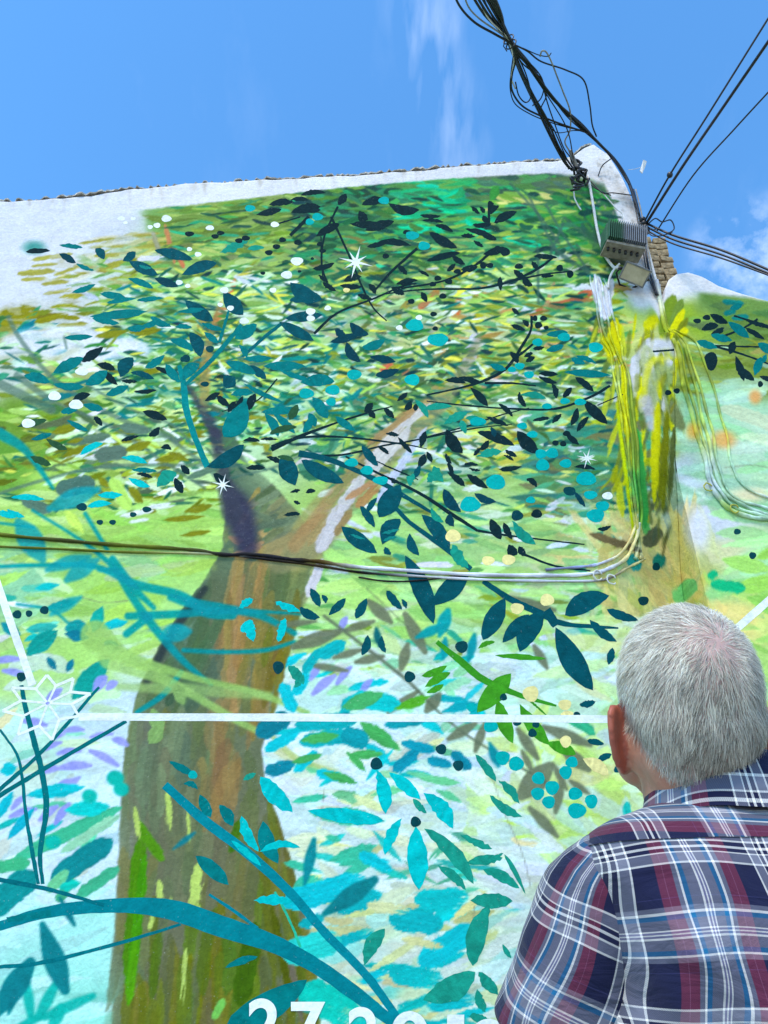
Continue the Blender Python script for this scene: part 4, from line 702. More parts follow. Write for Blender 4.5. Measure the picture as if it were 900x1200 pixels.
# --- painted leaves: tip, tip, width
for c, T in {
 BK: [(30,295,59,294,6),(315,240,345,237,8),(340,234,362,234,5),(352,229,382,226,6),(300,252,330,245,8),(341,249,376,242,11),(396,240,406,227,9),(350,242,376,246,9),(410,262,456,264,9),(424,240,452,234,10),(455,238,492,246,12),(421,247,431,258,11),(370,277,398,262,10),(428,270,462,259,11),(492,252,517,253,5),(495,258,520,260,4),(510,264,531,272,6),(503,272,536,291,11),(440,285,482,288,8),(500,306,540,296,8),(366,315,392,308,7),(402,330,424,324,8),(398,334,425,336,6),(432,333,440,345,7),(378,331,394,341,6),(458,337,474,345,8),(464,333,490,328,7),(419,345,436,350,6),(465,310,477,322,6),(494,342,500,354,7),(490,317,503,324,4),(373,322,385,331,5),(430,289,455,283,6),
   (552,242,562,251,5),(562,242,568,250,5),(573,235,577,245,7),(574,251,585,241,7),(566,252,572,261,7),(579,261,606,248,10),(554,263,576,262,6),(545,268,578,277,7),(564,275,582,281,7),(540,276,557,277,5),(555,282,567,289,5),(566,298,592,290,9),(540,316,560,312,8),(625,300,653,302,6),(602,316,616,325,7),(613,323,624,335,8),(623,306,631,316,6),(586,324,587,341,6),(634,324,649,323,5),(524,318,534,309,6),(530,300,545,310,7),(600,361,609,369,5),
   (521,446,546,449,7),(537,442,564,449,7),(551,454,572,476,9),(598,412,607,426,8),(599,381,616,387,6),(612,375,619,383,6),(624,409,638,407,5),(614,418,625,413,5),(616,424,627,418,6),(631,438,654,439,6),(631,441,653,449,6),(647,449,652,467,7),(660,466,670,454,7),(674,442,696,459,8),(608,459,616,477,7),(584,473,601,488,6),(569,488,596,499,6),(685,470,712,497,13),(669,499,677,478,8),(676,506,690,488,7),(624,493,645,490,5),(647,496,658,485,6),(523,503,542,531,15),(559,506,603,522,11),(606,505,632,531,15),(562,527,573,516,7),(555,534,562,525,5),(592,527,606,535,6),(590,533,602,540,3.5),(584,550,612,547,6),(522,531,529,544,5),(525,542,531,556,6),(544,544,561,545,4),(549,548,563,551,3.5),(547,556,572,572,9),(617,561,629,571,7),(663,507,679,521,7),(672,547,698,550,5),(524,553,545,570,8),(452,508,468,510,5),(466,512,483,531,6),(493,525,499,505,8),(490,548,498,532,9),(500,529,506,542,6),(443,523,456,532,5),(458,560,467,565,6),
   (427,483,437,472,8),(433,480,440,490,7),(450,478,462,490,7),(474,480,482,470,8),(484,479,490,474,5),(465,470,478,460,6),(240,470,258,460,7),(254,464,269,476,8),(267,483,276,470,7),(274,491,285,464,8),(292,481,299,461,10),(285,516,305,517,5),(288,548,311,548,6),(312,535,332,543,6),(305,515,326,515,4),(96,424,121,407,11),(113,427,135,433,9),(122,435,138,451,8),(85,468,106,462,9),(110,488,120,499,7),(142,517,163,511,5),(174,511,187,500,8),(188,525,201,527,6),(167,482,196,492,10),(142,446,161,447,5),(157,459,184,457,5),(160,555,179,560,5),(205,560,214,578,10),(212,545,222,556,8),(182,430,205,437,6),(250,555,272,572,10),(340,577,352,574,4),(358,577,370,575,5),(344,587,352,590,4),(332,604,352,602,5),
   (832,368,853,379,9),(822,387,842,381,9),(833,392,849,384,6),(874,376,904,385,6),(873,384,896,398,6),(862,417,872,447,9),(866,430,884,446,9),(855,415,861,400,9),(890,441,905,446,6),(575,608,587,632,12),(590,612,600,632,8),(596,638,606,650,12),(608,640,616,652,8),(700,620,716,616,5)],
 NV: [(69,297,89,308,8),(181,326,209,336,10),(387,401,422,391,9),(406,401,423,424,11),(433,418,464,424,9),(440,440,468,433,10),(393,385,405,393,9),(410,378,432,392,12),(575,500,580,512,6),(520,573,540,600,13),(527,602,532,617,10),(556,578,582,588,9),(660,574,675,578,10),(673,576,686,594,6)],
 DT: [(112,291,122,304,10),(144,306,159,295,10),(151,306,185,322,13),(181,293,226,304,12),(213,322,254,308,14),(217,352,250,376,16),(262,342,285,369,18),(334,373,378,369,12),(327,377,368,399,13),(340,331,374,353,19),(358,340,378,351,10),(339,352,362,347,8),(222,389,235,418,15),(262,440,276,452,16),(292,428,312,444,10),(141,442,156,419,17),(153,436,181,444,7),(242,547,286,521,18),(331,534,346,569,22),(353,539,403,566,17),(424,522,443,546,10),(444,606,469,568,24),(422,593,439,618,10),(400,617,442,648,18),(448,638,469,608,19),(451,641,458,650,7),(480,625,491,651,11),(475,651,508,731,22),(506,709,549,671,23),(494,603,527,644,17),(453,692,471,714,10),(471,702,476,713,5),(351,712,375,724,11),(364,689,375,711,10),(385,721,405,701,10),(377,697,382,707,6),(417,725,430,701,11),(566,750,592,701,22),(609,764,638,717,25),(589,753,620,720,16),(651,735,695,809,27),(662,721,714,698,24),(711,714,748,727,11),(691,726,723,752,11),(713,779,718,759,9),(679,826,698,822,8),(424,768,431,744,10),(452,765,447,745,8),(430,600,442,583,7),(484,560,492,545,7),(700,892,717,884,8),(720,905,730,892,9),(688,868,708,872,8),(720,870,725,862,8)],
 TL: [(69,287,97,290,6),(89,309,110,317,5),(84,343,112,333,7),(117,344,147,348,8),(105,371,173,365,11),(108,373,140,379,8),(75,396,109,394,7),(149,385,172,383,8),(176,371,201,383,7),(160,352,192,349,6),(275,397,301,380,15),(199,398,227,411,10),(239,389,256,402,8),(264,424,300,438,12),(280,404,289,419,8),(284,420,319,420,8),(308,429,358,429,11),(327,433,366,446,6),(270,463,297,460,9),(285,449,331,471,6),(194,426,211,448,10),(214,446,234,426,14),(262,512,288,470,26),(62,437,98,419,14),(100,451,126,434,14),(170,431,193,416,9),(28,440,59,448,12),(62,450,99,453,9),(124,463,151,452,10),(97,474,121,480,9),(71,483,91,480,8),(78,492,103,505,7),(36,515,61,508,7),(154,550,184,552,6),(310,484,326,512,11),(320,484,346,508,9),(306,483,352,480,10),(370,500,362,484,10),(355,507,366,487,9),(424,407,451,398,11),(393,488,416,505,9),(365,440,392,447,12),(366,465,384,490,14),(352,448,390,444,14),(180,378,200,380,6),(205,383,225,384,6),(640,392,666,389,8),(640,411,661,405,8),(669,420,686,426,8),(675,417,699,426,6),(661,436,716,440,9),(574,427,593,433,8),(208,365,240,362,6),(236,378,262,386,7),(150,326,180,338,8),(125,355,160,350,6),(165,383,187,374,7),(833,392,858,399,9),(816,400,841,408,9),(853,377,878,396,11),(888,402,905,414,11),(884,440,892,418,10),(893,425,898,415,6),(855,362,870,357,7),(234,931,247,958,13),(257,943,273,968,14),(229,1003,268,1037,18),(308,962,326,1012,20),(266,1200,360,1148,34),(264,1134,302,1121,9),(215,918,232,925,7),(198,892,228,908,9)],
 TG: [(257,296,291,282,10),(290,292,310,290,6),(520,497,548,483,10),(545,490,562,489,6),(558,535,588,529,9),(540,492,546,508,8),(530,638,549,666,13),(600,610,628,638,12),(609,463,640,467,8),(184,571,207,554,16),(557,884,581,916,10),(584,914,609,942,10),(574,932,612,957,11),(497,971,555,1036,17),(513,1014,546,1043,11),(539,978,577,995,9),(547,1011,589,1005,12),(566,1019,609,1041,12),(591,1001,616,1048,6),(551,1055,601,1056,18),(554,1132,573,1061,24),(427,1131,451,1088,18),(496,1172,557,1139,30),(561,1139,584,1166,13),(559,1159,569,1186,11),(589,1106,599,1123,6),(548,1190,575,1197,10),(484,936,500,953,8),(300,906,285,914,7),(505,595,520,612,8),(486,468,502,490,8),(480,570,486,555,9),(497,480,530,476,8),(500,565,515,548,12),(508,546,520,565,9),(571,1010,590,1000,5),(345,806,356,790,9),(338,780,356,802,12)],
 CY2: [(305,910,343,952,21),(360,950,450,962,18),(441,902,452,954,17),(456,905,493,937,14),(496,929,531,971,19),(451,1002,471,959,13),(487,968,491,1043,24),(283,956,303,998,13),(304,998,352,993,9),(297,1055,343,1057,11),(271,985,306,1015,8),(94,533,121,519,8),(142,536,173,543,8),(150,560,176,570,8),(114,580,144,580,8),(102,594,131,590,8),(13,583,53,586,7),(-4,600,19,607,8),(8,597,29,606,6),(282,740,296,727,11),(293,727,297,752,12),(323,705,352,717,9),(326,752,334,724,10),(280,712,297,702,9)],
 (64,146,34): [(559,835,599,789,23),(583,820,601,871,17),(609,825,644,873,16),(494,792,524,780,9),(498,805,528,788,10),(500,812,520,802,7),(640,870,675,884,14),(560,760,580,752,6),(580,768,640,772,7)],
 GD: [(54,514,79,527,8),(339,492,349,474,10),(316,508,348,500,8),(325,535,345,540,6),(20,500,55,492,9),(35,535,60,545,9)]}.items():
    for a in T: leaf(*a, c, ragged=.7 if c in (TG, CY2) and a[4] > 8 else .3)
# --- berries, dots, splashes
for c, nm, T in [(BK,'painted_berry',[(222,274,5.5,3),(252,277,4.4,2.7),(258.5,273,4.4,2.6),(280,282,4.5,3),(288,279,5,3),(331,281,4.2,3),(349,284,4.6,3),(324,289,4.6,3),(315,296,4.6,3),(308,320,3,2),(351,318,2.2,1.6),(366,303,2,1.6),(375,286,4,2.6),(378,294,4,2.4),(350,285,3,2.2),(452,300,4,3),(477,272,5,2.6),(507,333,4,2.8),(513,326,4.2,3),(526,330,4.4,3),(519,347,4.4,3.2),(482,353,4,3),(508,368,4,2.8),(510,385,3.4,2.6),(583,290,3.2,2.2),(592,295,5.5,5),(566,311,3.6,4),(574,311,4.4,3),(536,318,4.4,2.8),(608,312,5,3.2),(656,314,4,4),(668,321,4,4.6),(631,381,4.4,4),(640,384,3,2.4),(637,373,4.4,3),(627,373,3,3.4),(651,519,3.8,3.2),(660,520,3.8,3.2),(487,478,2.6,3.2),(664,508,4.5,3.2),(629,602,6.5,5),(817,376,4.6,2.8),(828,372,4.6,3.2),(844,388,3.6,2.6),(783,460,3.8,3.2),(793,458,3.8,3.2),(891,450,3,3.6),(833,423,8,11)]),
   (DD,'painted_berry',[(606,604,7,6),(667,575,7,5),(541,758,7.5,7),(480,793,6.5,6.5),(590,817,4.2,4.2),(606,847,5,3.6),(628,849,4.2,4),(624,859,5,5),(676,837,4,3),(517,878,6.2,6.2),(537,897,6.2,6.2),(441,895,7.2,7.2),(487,963,6.2,6.2),(326,782,6.5,7.5),(96,594,6.2,4.6),(117,612,4,3),(132,612,4,3),(156,603,4,3),(172,597,5.4,3.4),(20,720,5.4,5),(34,719,4,4),(52,715,5.2,4.8),(25,793,5.6,5.6),(769,664,4.6,4.8),(754,704,6.2,5.4),(864,623,4.2,3.4),(882,651,4.2,4.2),(218,420,5,4.4),(215,421,4,3),(246,409,5,4),(240,450,5,3)]),
   (TQ2,'painted_dot',[(293,244,6,4),(372,254,6.4,4.4),(363,260,5,3.8),(450,235,6.4,4.4),(483,276,8,5),(497,288,7,5),(486,381,10.5,7),(513,398,12.5,7.5),(415,439,8.6,6),(483,445,9,6.5),(359,461,9,6),(390,457,8.6,6),(388,471,6,4.6),(581,565,11.5,9),(551,591,12,9),(622,586,5.6,4),(636,545,8,7),(647,531,7.4,6),(634,532,7,5.6),(663,543,7,5.2),(687,561,12,8),(692,580,8,5),(706,593,8,6),(698,604,10.5,8),(609,429,6,4),(620,439,6,4.4),(600,433,5,3.4),(630,401,6,4.6),(661,395,7.5,5),(698,407,8.5,6),(641,476,6,3.4),(612,499,6,4),(624,509,6.5,4),(662,470,6,3.6),(680,471,7,4),(412,542,8,5),(430,551,7.5,5.5),(446,563,9,5),(560,494,10,5),
      (589,888,8.4,8.4),(605,895,9,8.4),(631,912,7.6,7.4),(647,923,8.4,8.4),(630,930,8,7.4),(643,940,7.6,7.4),(663,905,7.4,8),(670,893,7.4,6.4),(674,930,8.4,7.4),(693,939,7.4,8.4),(676,950,11,9),(575,851,8.4,7.4),(553,829,6.4,5.4),(226,908,5.4,5)]),
   (WHT,'painted_dot',[(195,256,6,4),(184,264,4,3),(176,266,3.2,2.4),(142,256,4.4,2.6),(156,256,3.2,2),(147,261,2.8,1.8),(246,267,5,3),(322,263,5,3.2),(348,306,7.4,4.8),(336,322,6.6,4.6),(263,340,5,3.6),(320,340,4,3),(364,365,5.6,4),(286,376,5.6,3.8),(222,292,3.2,2.4),(232,298,4,2.8),(210,331,4,3),(220,335,3.2,2.4),(270,361,4,3),(258,357,3.2,2.4),(364,373,5,3.6),(384,361,4,2.8),(468,384,4,3),(491,372,4,3),(712,581,6.2,4.4),(64,464,7.4,5.4),(89,474,8.4,5.6),(33,496,8,5.4),(96,435,7.6,5)]),
   (CRM,'painted_dot',[(531,628,9,7.4),(572,657,7.4,5.4),(596,656,8,6.2),(641,703,8.2,7.2),(606,713,8,6.4),(622,813,9.4,9.4),(662,826,7.6,6.4),(663,869,6.6,7),(406,340,4,2.6)])]:
    for a in T: disc(*a, c, nm)
leaf(683,889,713,908,15,CRM); leaf(655,845,672,835,12,CRM)
# leaf stripes of lighter teal
for a in [(447,625,468,620,4),(449,634,466,629,4),(410,626,428,632,3),(163,311,178,314,4)]: leaf(*a, (20,128,128))
# --- eight-ray stars
def star(x, y, r, col=WHT, squash=.95):
    P = [(x, y)]; n = 8
    for k in range(n * 2):
        a = math.pi * k / n + .25; q = (r if (k // 2) % 2 == 0 else r * .72) if k % 2 == 0 else r * .20
        P.append((x + q * math.cos(a), y + squash * q * math.sin(a)))
    sheet('painted_star', P, [[0, 1 + k, 1 + (k + 1) % (2 * n)][::-1][::-1] for k in range(2 * n)], col, streak=.02)
star(417,307,21); star(261,568,14); star(688,537,13)
# --- white constellation lines, flower emblem, date
ribbon([(-60,520),(38,803)], 9, WHT, 'painted_line', .15, 14)
ribbon([(92,840),(400,841),(760,843)], 9, WHT, 'painted_line', .15, 14)
ribbon([(744,841),(840,757),(960,652)], [9,9,9], WHT, 'painted_line', .15, 14)
tips = [(55,791),(86,795),(106,813),(92,839),(61,867),(21,861),(3,833),(14,806)]; cx, cy = 56, 824
EP = []; EF = []
def bar(a, b, w):
    l = math.hypot(b[0]-a[0], b[1]-a[1]); nx_, ny_ = -(b[1]-a[1])/l*w/2, (b[0]-a[0])/l*w/2; n0 = len(EP); k = 5
    for i in range(k + 1):
        t = i / k; x, y = a[0]+(b[0]-a[0])*t, a[1]+(b[1]-a[1])*t; EP.append((x+nx_, y+ny_)); EP.append((x-nx_, y-ny_))
    EF.extend([[n0+2*i, n0+2*i+1, n0+2*i+3, n0+2*i+2] for i in range(k)])
for i in range(8):
    tx, ty = tips[i]; (px_, py_), (nx_, ny_) = tips[i - 1], tips[(i + 1) % 8]
    a = ((tx + px_) / 2 * .66 + cx * .34, (ty + py_) / 2 * .66 + cy * .34); b = ((tx + nx_) / 2 * .66 + cx * .34, (ty + ny_) / 2 * .66 + cy * .34)
    bar((cx + .08*(a[0]-cx), cy + .08*(a[1]-cy)), a, 2.6); bar(a, (tx, ty), 3.2); bar(b, (tx, ty), 3.2)
sheet('flower_emblem', EP, EF, WHT, streak=.02)
def digit(ch, x, y, wd, ht):
    cu = bpy.data.curves.new('t', 'FONT'); cu.body = ch; cu.offset = 0.022; o = bpy.data.objects.new('t', cu); COL.objects.link(o)
    dg = bpy.context.evaluated_depsgraph_get(); m0 = bpy.data.meshes.new_from_object(o.evaluated_get(dg)); bpy.data.objects.remove(o)
    bm = bmesh.new(); bm.from_mesh(m0); bmesh.ops.triangulate(bm, faces=bm.faces[:]); bm.verts.index_update(); bpy.data.meshes.remove(m0)
    co = np.array([v.co[:2] for v in bm.verts]); F = [[v.index for v in f.verts] for f in bm.faces]; bm.free()
    lo, hi = co.min(0), co.max(0); s = (co - lo) / (hi - lo)
    sheet('painted_digit', [(x + wd * a, y + ht * (1 - b)) for a, b in s], F, WHT, lift=.0035, streak=.02)
for ch, x, y, wd, ht in [('2',291,1170,37,58),('7',341,1174,40,58),('.',388,1224,9,9),('2',408,1180,36,58),('0',458,1185,44,58),('1',524,1189,20,58),('9',553,1194,40,58)]: digit(ch, x, y, wd, ht)
# ------------------------------------------------------------------ corner return of the neighbouring wall, where it stands proud of the tall one
def corner_return():
    zs = np.concatenate([np.arange(0, 0.9, .1), np.arange(0.9, Z540 + .05, 0.012)]); ys = np.linspace(D + .004, D + 0.36, 30)
    Zg, Yg = np.meshgrid(zs, ys, indexing='ij'); Xg = np.full_like(Zg, XC + 0.0006)
    px, py = project(Xg, Yg, Zg); C = sample(px, py)
    n = len(ys); V = np.stack([Xg, Yg, Zg], -1).reshape(-1, 3)
    F = [[i * n + j, i * n + j + 1, (i + 1) * n + j + 1, (i + 1) * n + j] for i in range(len(zs) - 1) for j in range(n - 1)]
    link('corner_return', mesh('corner_return', V, F, C.reshape(-1, 3), m=M_PAINT), None, H_NEXT)
corner_return()

# ------------------------------------------------------------------ overhead cables
def extend(P, k=9.0):
    P = [Vector(p) for p in P]; return P + [P[-1] + (P[-1] - P[-2]).normalized() * k]
def cable(pts, r, label, group=None, m=M_CABLE, ext=0.0, name='overhead_cable', n=8, sub=8):
    P = catmull([at(*p) if not isinstance(p, Vector) else p for p in pts], sub)
    if ext: P = extend(P[::1], ext)
    o = BM().tube(P, r, n).build(name, m); return tag(o, label, 'cable', group)
YB, YW, YT = 3.90, 2.95, 2.55
def up(px, py): return (px, py, YT)
G1 = 'black cables of the bundle tied above the wall'
L1 = 'black cable of the tied bundle running down to the iron wall bracket'; G1b = 'black cables of the bundle following the wall edge'; L1b = 'black cable of the tied bundle following the right edge of the wall'
tops = [(548,-14),(553,-14),(558,-14),(563,-14),(567,-14),(571,-14),(575,-14)]
mids = [(592,44),(594,46),(596,47),(598,48),(600,49),(597,45),(595,49)]
lefts = [[(612,90),(634,135),(652,170),(668,198)],[(616,95),(640,148),(660,188),(672,200)],[(622,104),(642,140),(655,172),(670,196)],[(611,84),(630,124),(646,160),(666,196)]]
rights = [[(622,78),(648,115),(680,145),(700,166),(722,188),(738,214),(748,246)],[(626,84),(655,122),(686,152),(706,172),(728,198),(742,226),(750,252)],[(618,76),(642,108),(674,142),(698,164),(718,186),(736,212),(746,240)]]
def Yline(px, py):
    return float(np.interp(py, [-20, 48, 165, 200, 260], [YT, YW, 3.72, YB, 3.96]))
for i in range(7):
    low = (lefts + rights)[i]
    pts = [(*tops[i], YT), ((tops[i][0] + mids[i][0]) / 2 + (i - 3) * .8, 17, (YT + YW) / 2), (*mids[i], YW)] + [(x + random.uniform(-1, 1), y, Yline(x, y) - .01 * (i % 3)) for x, y in low]
    P = catmull([at(*p) for p in pts], 8); d0 = (P[0] - P[4]).normalized(); P = [P[0] + d0 * 9] + P
    o = BM().tube(P, random.uniform(.0075, .0115), 8).build('overhead_cable', M_CABLE); tag(o, L1 if i < 4 else L1b, 'cable', G1 if i < 4 else G1b)
def one(pts, r, label, m=M_CABLE, ext_first=False):
    P = catmull([at(x, y, Yline(x, y) - .02) for x, y in pts], 8)
    if ext_first: P = [P[0] + (P[0] - P[4]).normalized() * 9] + P
    return tag(BM().tube(P, r, 8).build('overhead_cable', m), label, 'cable')
one([(528,-20),(538,6),(556,26),(580,40),(597,50),(606,60)], .0085, 'black cable bowing out on the left of the bundle at the top edge', ext_first=True)
one([(541,-20),(548,6),(562,22),(585,38),(597,47)], .006, 'thin pale grey cable left of the thick bundle at the top edge', M_GREYC, True)
one([(556,-20),(566,10),(576,26),(594,44),(602,70),(599,90),(604,104)], .0055, 'white cable twisted through the tied bundle', M_WHITEC, True)
one([(600,52),(604,70),(600,88),(600,106),(612,124),(634,136),(662,147),(690,156)], .0075, 'black slack cable looping left below the bundle tie')
one([(603,56),(599,84),(598,105),(604,122),(622,134),(644,143),(668,150),(686,153)], .0045, 'thin black cable looping furthest left below the bundle tie')
one([(598,50),(618,60),(634,72),(663,82),(684,94),(691,122),(694,146),(699,160)], .006, 'thin black cable arching in a wide loop to the right')
one([(612,56),(630,64),(642,66),(646,62)], .0038, 'short hooked wire end left of the beige cable')
one([(633,66),(635,60),(640,61),(646,72),(653,90),(660,108),(668,130),(668,152),(662,166),(668,178)], .006, 'beige cable with a hooked top crossing the bundle', M_GREYC)
one([(604,58),(630,84),(637,100),(634,115),(624,124)], .005, 'short black cable curling back inside the bundle')
one([(636,100),(642,122),(650,145),(660,172),(668,184)], .005, 'thin black cable dropping straight to the wall bracket')
one([(606,60),(640,110),(664,150),(672,186)], .0048, 'thin black cable hanging slack between the two bundle strands')
one([(638,140),(652,155),(672,153),(686,154)], .0038, 'thin dark wire bridging the two strands low down')
for i_, (pp, lb) in enumerate([([(566,-20),(580,16),(597,47),(615,92),(636,132),(654,176),(670,199)],'thin black cable on the left flank of the bundle down to the bracket'),([(560,-20),(574,14),(595,46),(628,90),(658,128),(690,156),(712,178),(732,206),(745,240)],'thin black cable lying on top of the strand along the wall edge'),([(572,-20),(585,18),(599,48),(632,92),(664,136),(694,162),(716,184),(738,218)],'thin black cable under the strand along the wall edge'),([(597,48),(612,74),(634,92),(640,112),(634,130),(648,150),(664,186)],'thin black cable zigzagging loosely between both strands'),([(600,52),(616,86),(622,112),(616,120),(608,112),(604,96)],'thin wire curled inside the left loop of the bundle')]):
    one(pp, .0052, lb, ext_first=i_ < 3)
# ties round the bundle
tie = BM()
for px, py in [(596,46),(599,52)]:
    c = at(px, py, YW - .0); ax = (at(610,70,3.05) - at(580,20,2.75)).normalized(); u = ax.orthogonal().normalized(); v_ = ax.cross(u)
    tie.tube([c + (u * math.cos(a) + v_ * math.sin(a)) * .04 for a in np.linspace(0, 6.6, 22)], .005, 6)
tie.tube([at(592,47,YW-.04), at(590,54,YW-.05), at(594,60,YW-.05)], .004, 6)
tag(tie.build('cable_tie', M_CABLE), 'dark wire tie cinching the black bundle above the wall', 'cable tie')

# iron bracket and knot where the left strand meets the wall
br = empty('wall_bracket', pix_on_wall(677, 205)); tag(br, 'black iron wall bracket wrapped in knotted cable ends', 'bracket')
b = BM(); p0 = pix_on_wall(684, 214); b.tube([p0 + Vector((0, .02, 0)), p0 + Vector((0, -.10, .02)), at(674,196,YB-.06)], .014, 8); b.build('iron_arm', M_CABLE, br)
b = BM(); rr = random.Random(4)
for k in range(11):
    c = at(rr.uniform(670,684), rr.uniform(188,214), YB - rr.uniform(.0, .06)); b.tube(catmull([c + Vector((rr.uniform(-.05,.05), rr.uniform(-.03,.03), .07 - .045 * i)) for i in range(5)], 5), rr.uniform(.007,.011), 7)
b.build('knot', M_CABLE, br)
b = BM(); b.tube([at(668,176,3.78), at(672,186,3.84), at(676,196,3.86)], .016, 8); b.build('clamp', M_GREYC, br)

# wires fanning out to the right
G2 = 'cables strung from the wall corner to the upper right'
A = (757, 264)
cable([(A[0]-3,A[1]-2,3.95),(785,205,3.55),(830,134,3.2),(905,14,2.7)], .0075, 'black cable with a knot rising from the wall corner to upper right', m=M_CABLE, ext=9)
cable([(A[0]-1,A[1],3.95),(800,195,3.55),(850,122,3.2),(905,42,2.75)], .0115, 'thickest black cable rising from the wall corner to upper right', ext=9)
cable([(A[0]+12,A[1]+8,3.95),(812,206,3.5),(860,152,3.2),(905,103,2.9)], .006, 'lowest thin black cable rising from the wall corner to upper right', ext=9)
k_ = BM().ell(at(785,205,3.55), (.022,.022,.026)); k_.build('cable_knot', M_CABLE); tag(bpy.data.objects['cable_knot'], 'small black knot on the upper cable right of the wall corner', 'knot')
for i, (y0, y1, r, lb) in enumerate([(262,316,.009,'upper black cable sloping down right over the neighbouring parapet'),(266,320,.008,'middle black cable sloping down right over the neighbouring parapet'),(270,322,.0065,'lower black cable sloping down right over the neighbouring parapet')]):
    cable([(758,y0,3.95),(790,y0+14+i,3.85),(845,(y0+y1)/2+4+i*1.2,3.7),(905,y1+2,3.55)], r, lb, ext=9)
cable([(760,262,3.93),(768,256,3.85),(776,260,3.85),(786,258,3.84),(790,268,3.85),(782,273,3.86),(772,268,3.9),(764,270,3.93)], .005, 'thin black wire coiled in a loose loop at the wall corner', name='wire_loop')
cable([(757,268,3.93),(764,276,3.88),(776,276,3.86),(788,272,3.85)], .0045, 'thin wire sagging under the loop at the wall corner', name='wire_loop')
ins = empty('corner_insulator', at(755,264,3.97)); tag(ins, 'dark clustered insulator where cables leave the wall corner', 'insulator')
b = BM()
for k in range(4): b.ell(at(753 + k*1.5, 258 + k*4.5, 3.95), (.026,.03,.024))
b.build('insulator_body', M_CABLE, ins); BM().tube([at(744,262,4.05), at(757,263,3.94)], .012, 8).build('pin', M_STEEL, ins)
# cable run clipped along the wall's right edge
for i, (dx, r, m, lb) in enumerate([(0,.009,M_CABLE,'black cable stapled down the right edge of the tall wall'),(3,.006,M_GREYC,'grey cable stapled beside the black one on the wall edge'),(-3,.005,M_CABLE,'thin dark wire stapled inside the wall edge run')]):
    P = [(742+dx,222,3.955),(748+dx,246,3.96),(752+dx,268,3.96),(756+dx,290,3.965),(761+dx,318,3.965),(770+dx*.6,346,3.965)]
    cable(P, r, lb, m=m, name='edge_cable')
cable([(716,186,3.9),(706,194,3.95),(701,206,3.99)], .005, 'short black wire tail curving off the right strand', name='wire_tail')
cable([(692,212,3.965),(706,226,3.955),(718,226,3.955),(742,229,3.955)], .0045, 'thin dark wire stretched sideways across the bare plaster', name='wall_wire')
cable([(706,226,3.965),(722,244,3.965),(730,252,3.965),(732,268,3.965)], .005, 'pale wire dropping across bare plaster to the grey box', m=M_WHITEC, name='wall_wire')
cable([(690,214,3.965),(700,222,3.96),(716,229,3.96)], .004, 'thin dark wire crossing beside the iron bracket', name='wall_wire')
cable([(689,206,3.95),(692,222,3.96),(696,246,3.97),(700,270,3.97),(707,295,3.97),(718,312,3.95),(724,314,3.93)], .0115, 'thick off-white conduit snaking down from bracket to lamp', m=M_WHITEC, name='conduit')
cable([(726,309,3.92),(718,318,3.95),(714,328,3.97),(713,338,3.975)], .009, 'short white conduit curving away below the grey box', m=M_WHITEC, name='conduit')
cable([(673,214,3.96),(673,230,3.97),(677,240,3.97),(681,246,3.97)], .006, 'frayed pale wire end hanging below the iron bracket', m=M_WHITEC, name='wall_wire')
# plastic scrap caught on a stray wire
b = BM(); q = [at(750,200,3.95), at(754,187,3.93), at(758,189,3.94), at(756,196,3.96), at(753,203,3.95)]
b.add([tuple(p) for p in q] + [tuple(p + Vector((0,.01,.004))) for p in q], [[0,1,2,3,4],[9,8,7,6,5]] + [[i,5+i,5+(i+1)%5,(i+1)%5] for i in range(5)]); b.tube([at(736,199,3.96), at(745,198,3.94), at(751,196,3.94)], .002, 5)
tag(b.build('plastic_scrap', M_WHITEC, smooth=False), 'torn whitish plastic scrap snagged on a stray wire in the sky', 'scrap')

# ------------------------------------------------------------------ painted-over cables on the wall
def wcable(pts, r, label, name='painted_cable', group=None, n=8, lift=None, cvar=.22, wob=.7, canvas=.0):
    "pts: photo x, y, sRGB colour of the paint on it"
    rr = np.random.default_rng(int(abs(pts[1][0] * 7 + pts[1][1] * 3 + r * 1e4)))
    Q = catmull([Vector((p[0], p[1], 0)) for p in pts], 9); cs = catmull([Vector(p[2]) for p in pts], 9); m_ = len(Q)
    ks = np.arange(m_); wx = sum(np.sin(ks / f + rr.uniform(0, 6)) for f in (2.3, 4.1, 7.7)) * wob / 2; wy = sum(np.sin(ks / f + rr.uniform(0, 6)) for f in (2.9, 5.3, 8.9)) * wob / 2
    P = [pix_on_wall(q.x + wx[i], q.y + wy[i], r * .8 if lift is None else lift) for i, q in enumerate(Q)]
    b = BM().tube(P, [r * (1 + .16 * math.sin(i * .9 + r * 900) + rr.normal(0, .05)) for i in range(m_)], n); c = np.array([np.clip(c_, 0, 255) for c_ in cs])
    if canvas > 0:
        px = np.array([q.x for q in Q]); py = np.array([q.y for q in Q]); cc_ = CAN[np.clip(py - CY0, 0, CH - 1).astype(int), np.clip(px - CX0, 0, CW - 1).astype(int)] * 255; c = c * (1 - canvas) + cc_ * canvas
    nz_ = np.convolve(rr.random(m_ + 8), np.ones(4) / 4, 'same')[:m_] - .5
    cols = np.repeat(c * (1 + cvar * nz_ * 2)[:, None], n, 0) * (1 + rr.normal(0, .05, (m_ * n, 1)))
    return tag(b.build(name, M_CPAINT, cols=lin(np.clip(cols, 0, 255) / 255.0)), label, 'cable', group)
O1=(104,112,34); O2=(70,74,34); W1=(214,214,222); W2=(232,232,236); B1=(40,38,40); Y1=(204,202,44); Y2=(164,172,44); MN=(170,206,160); YC=(222,206,140)
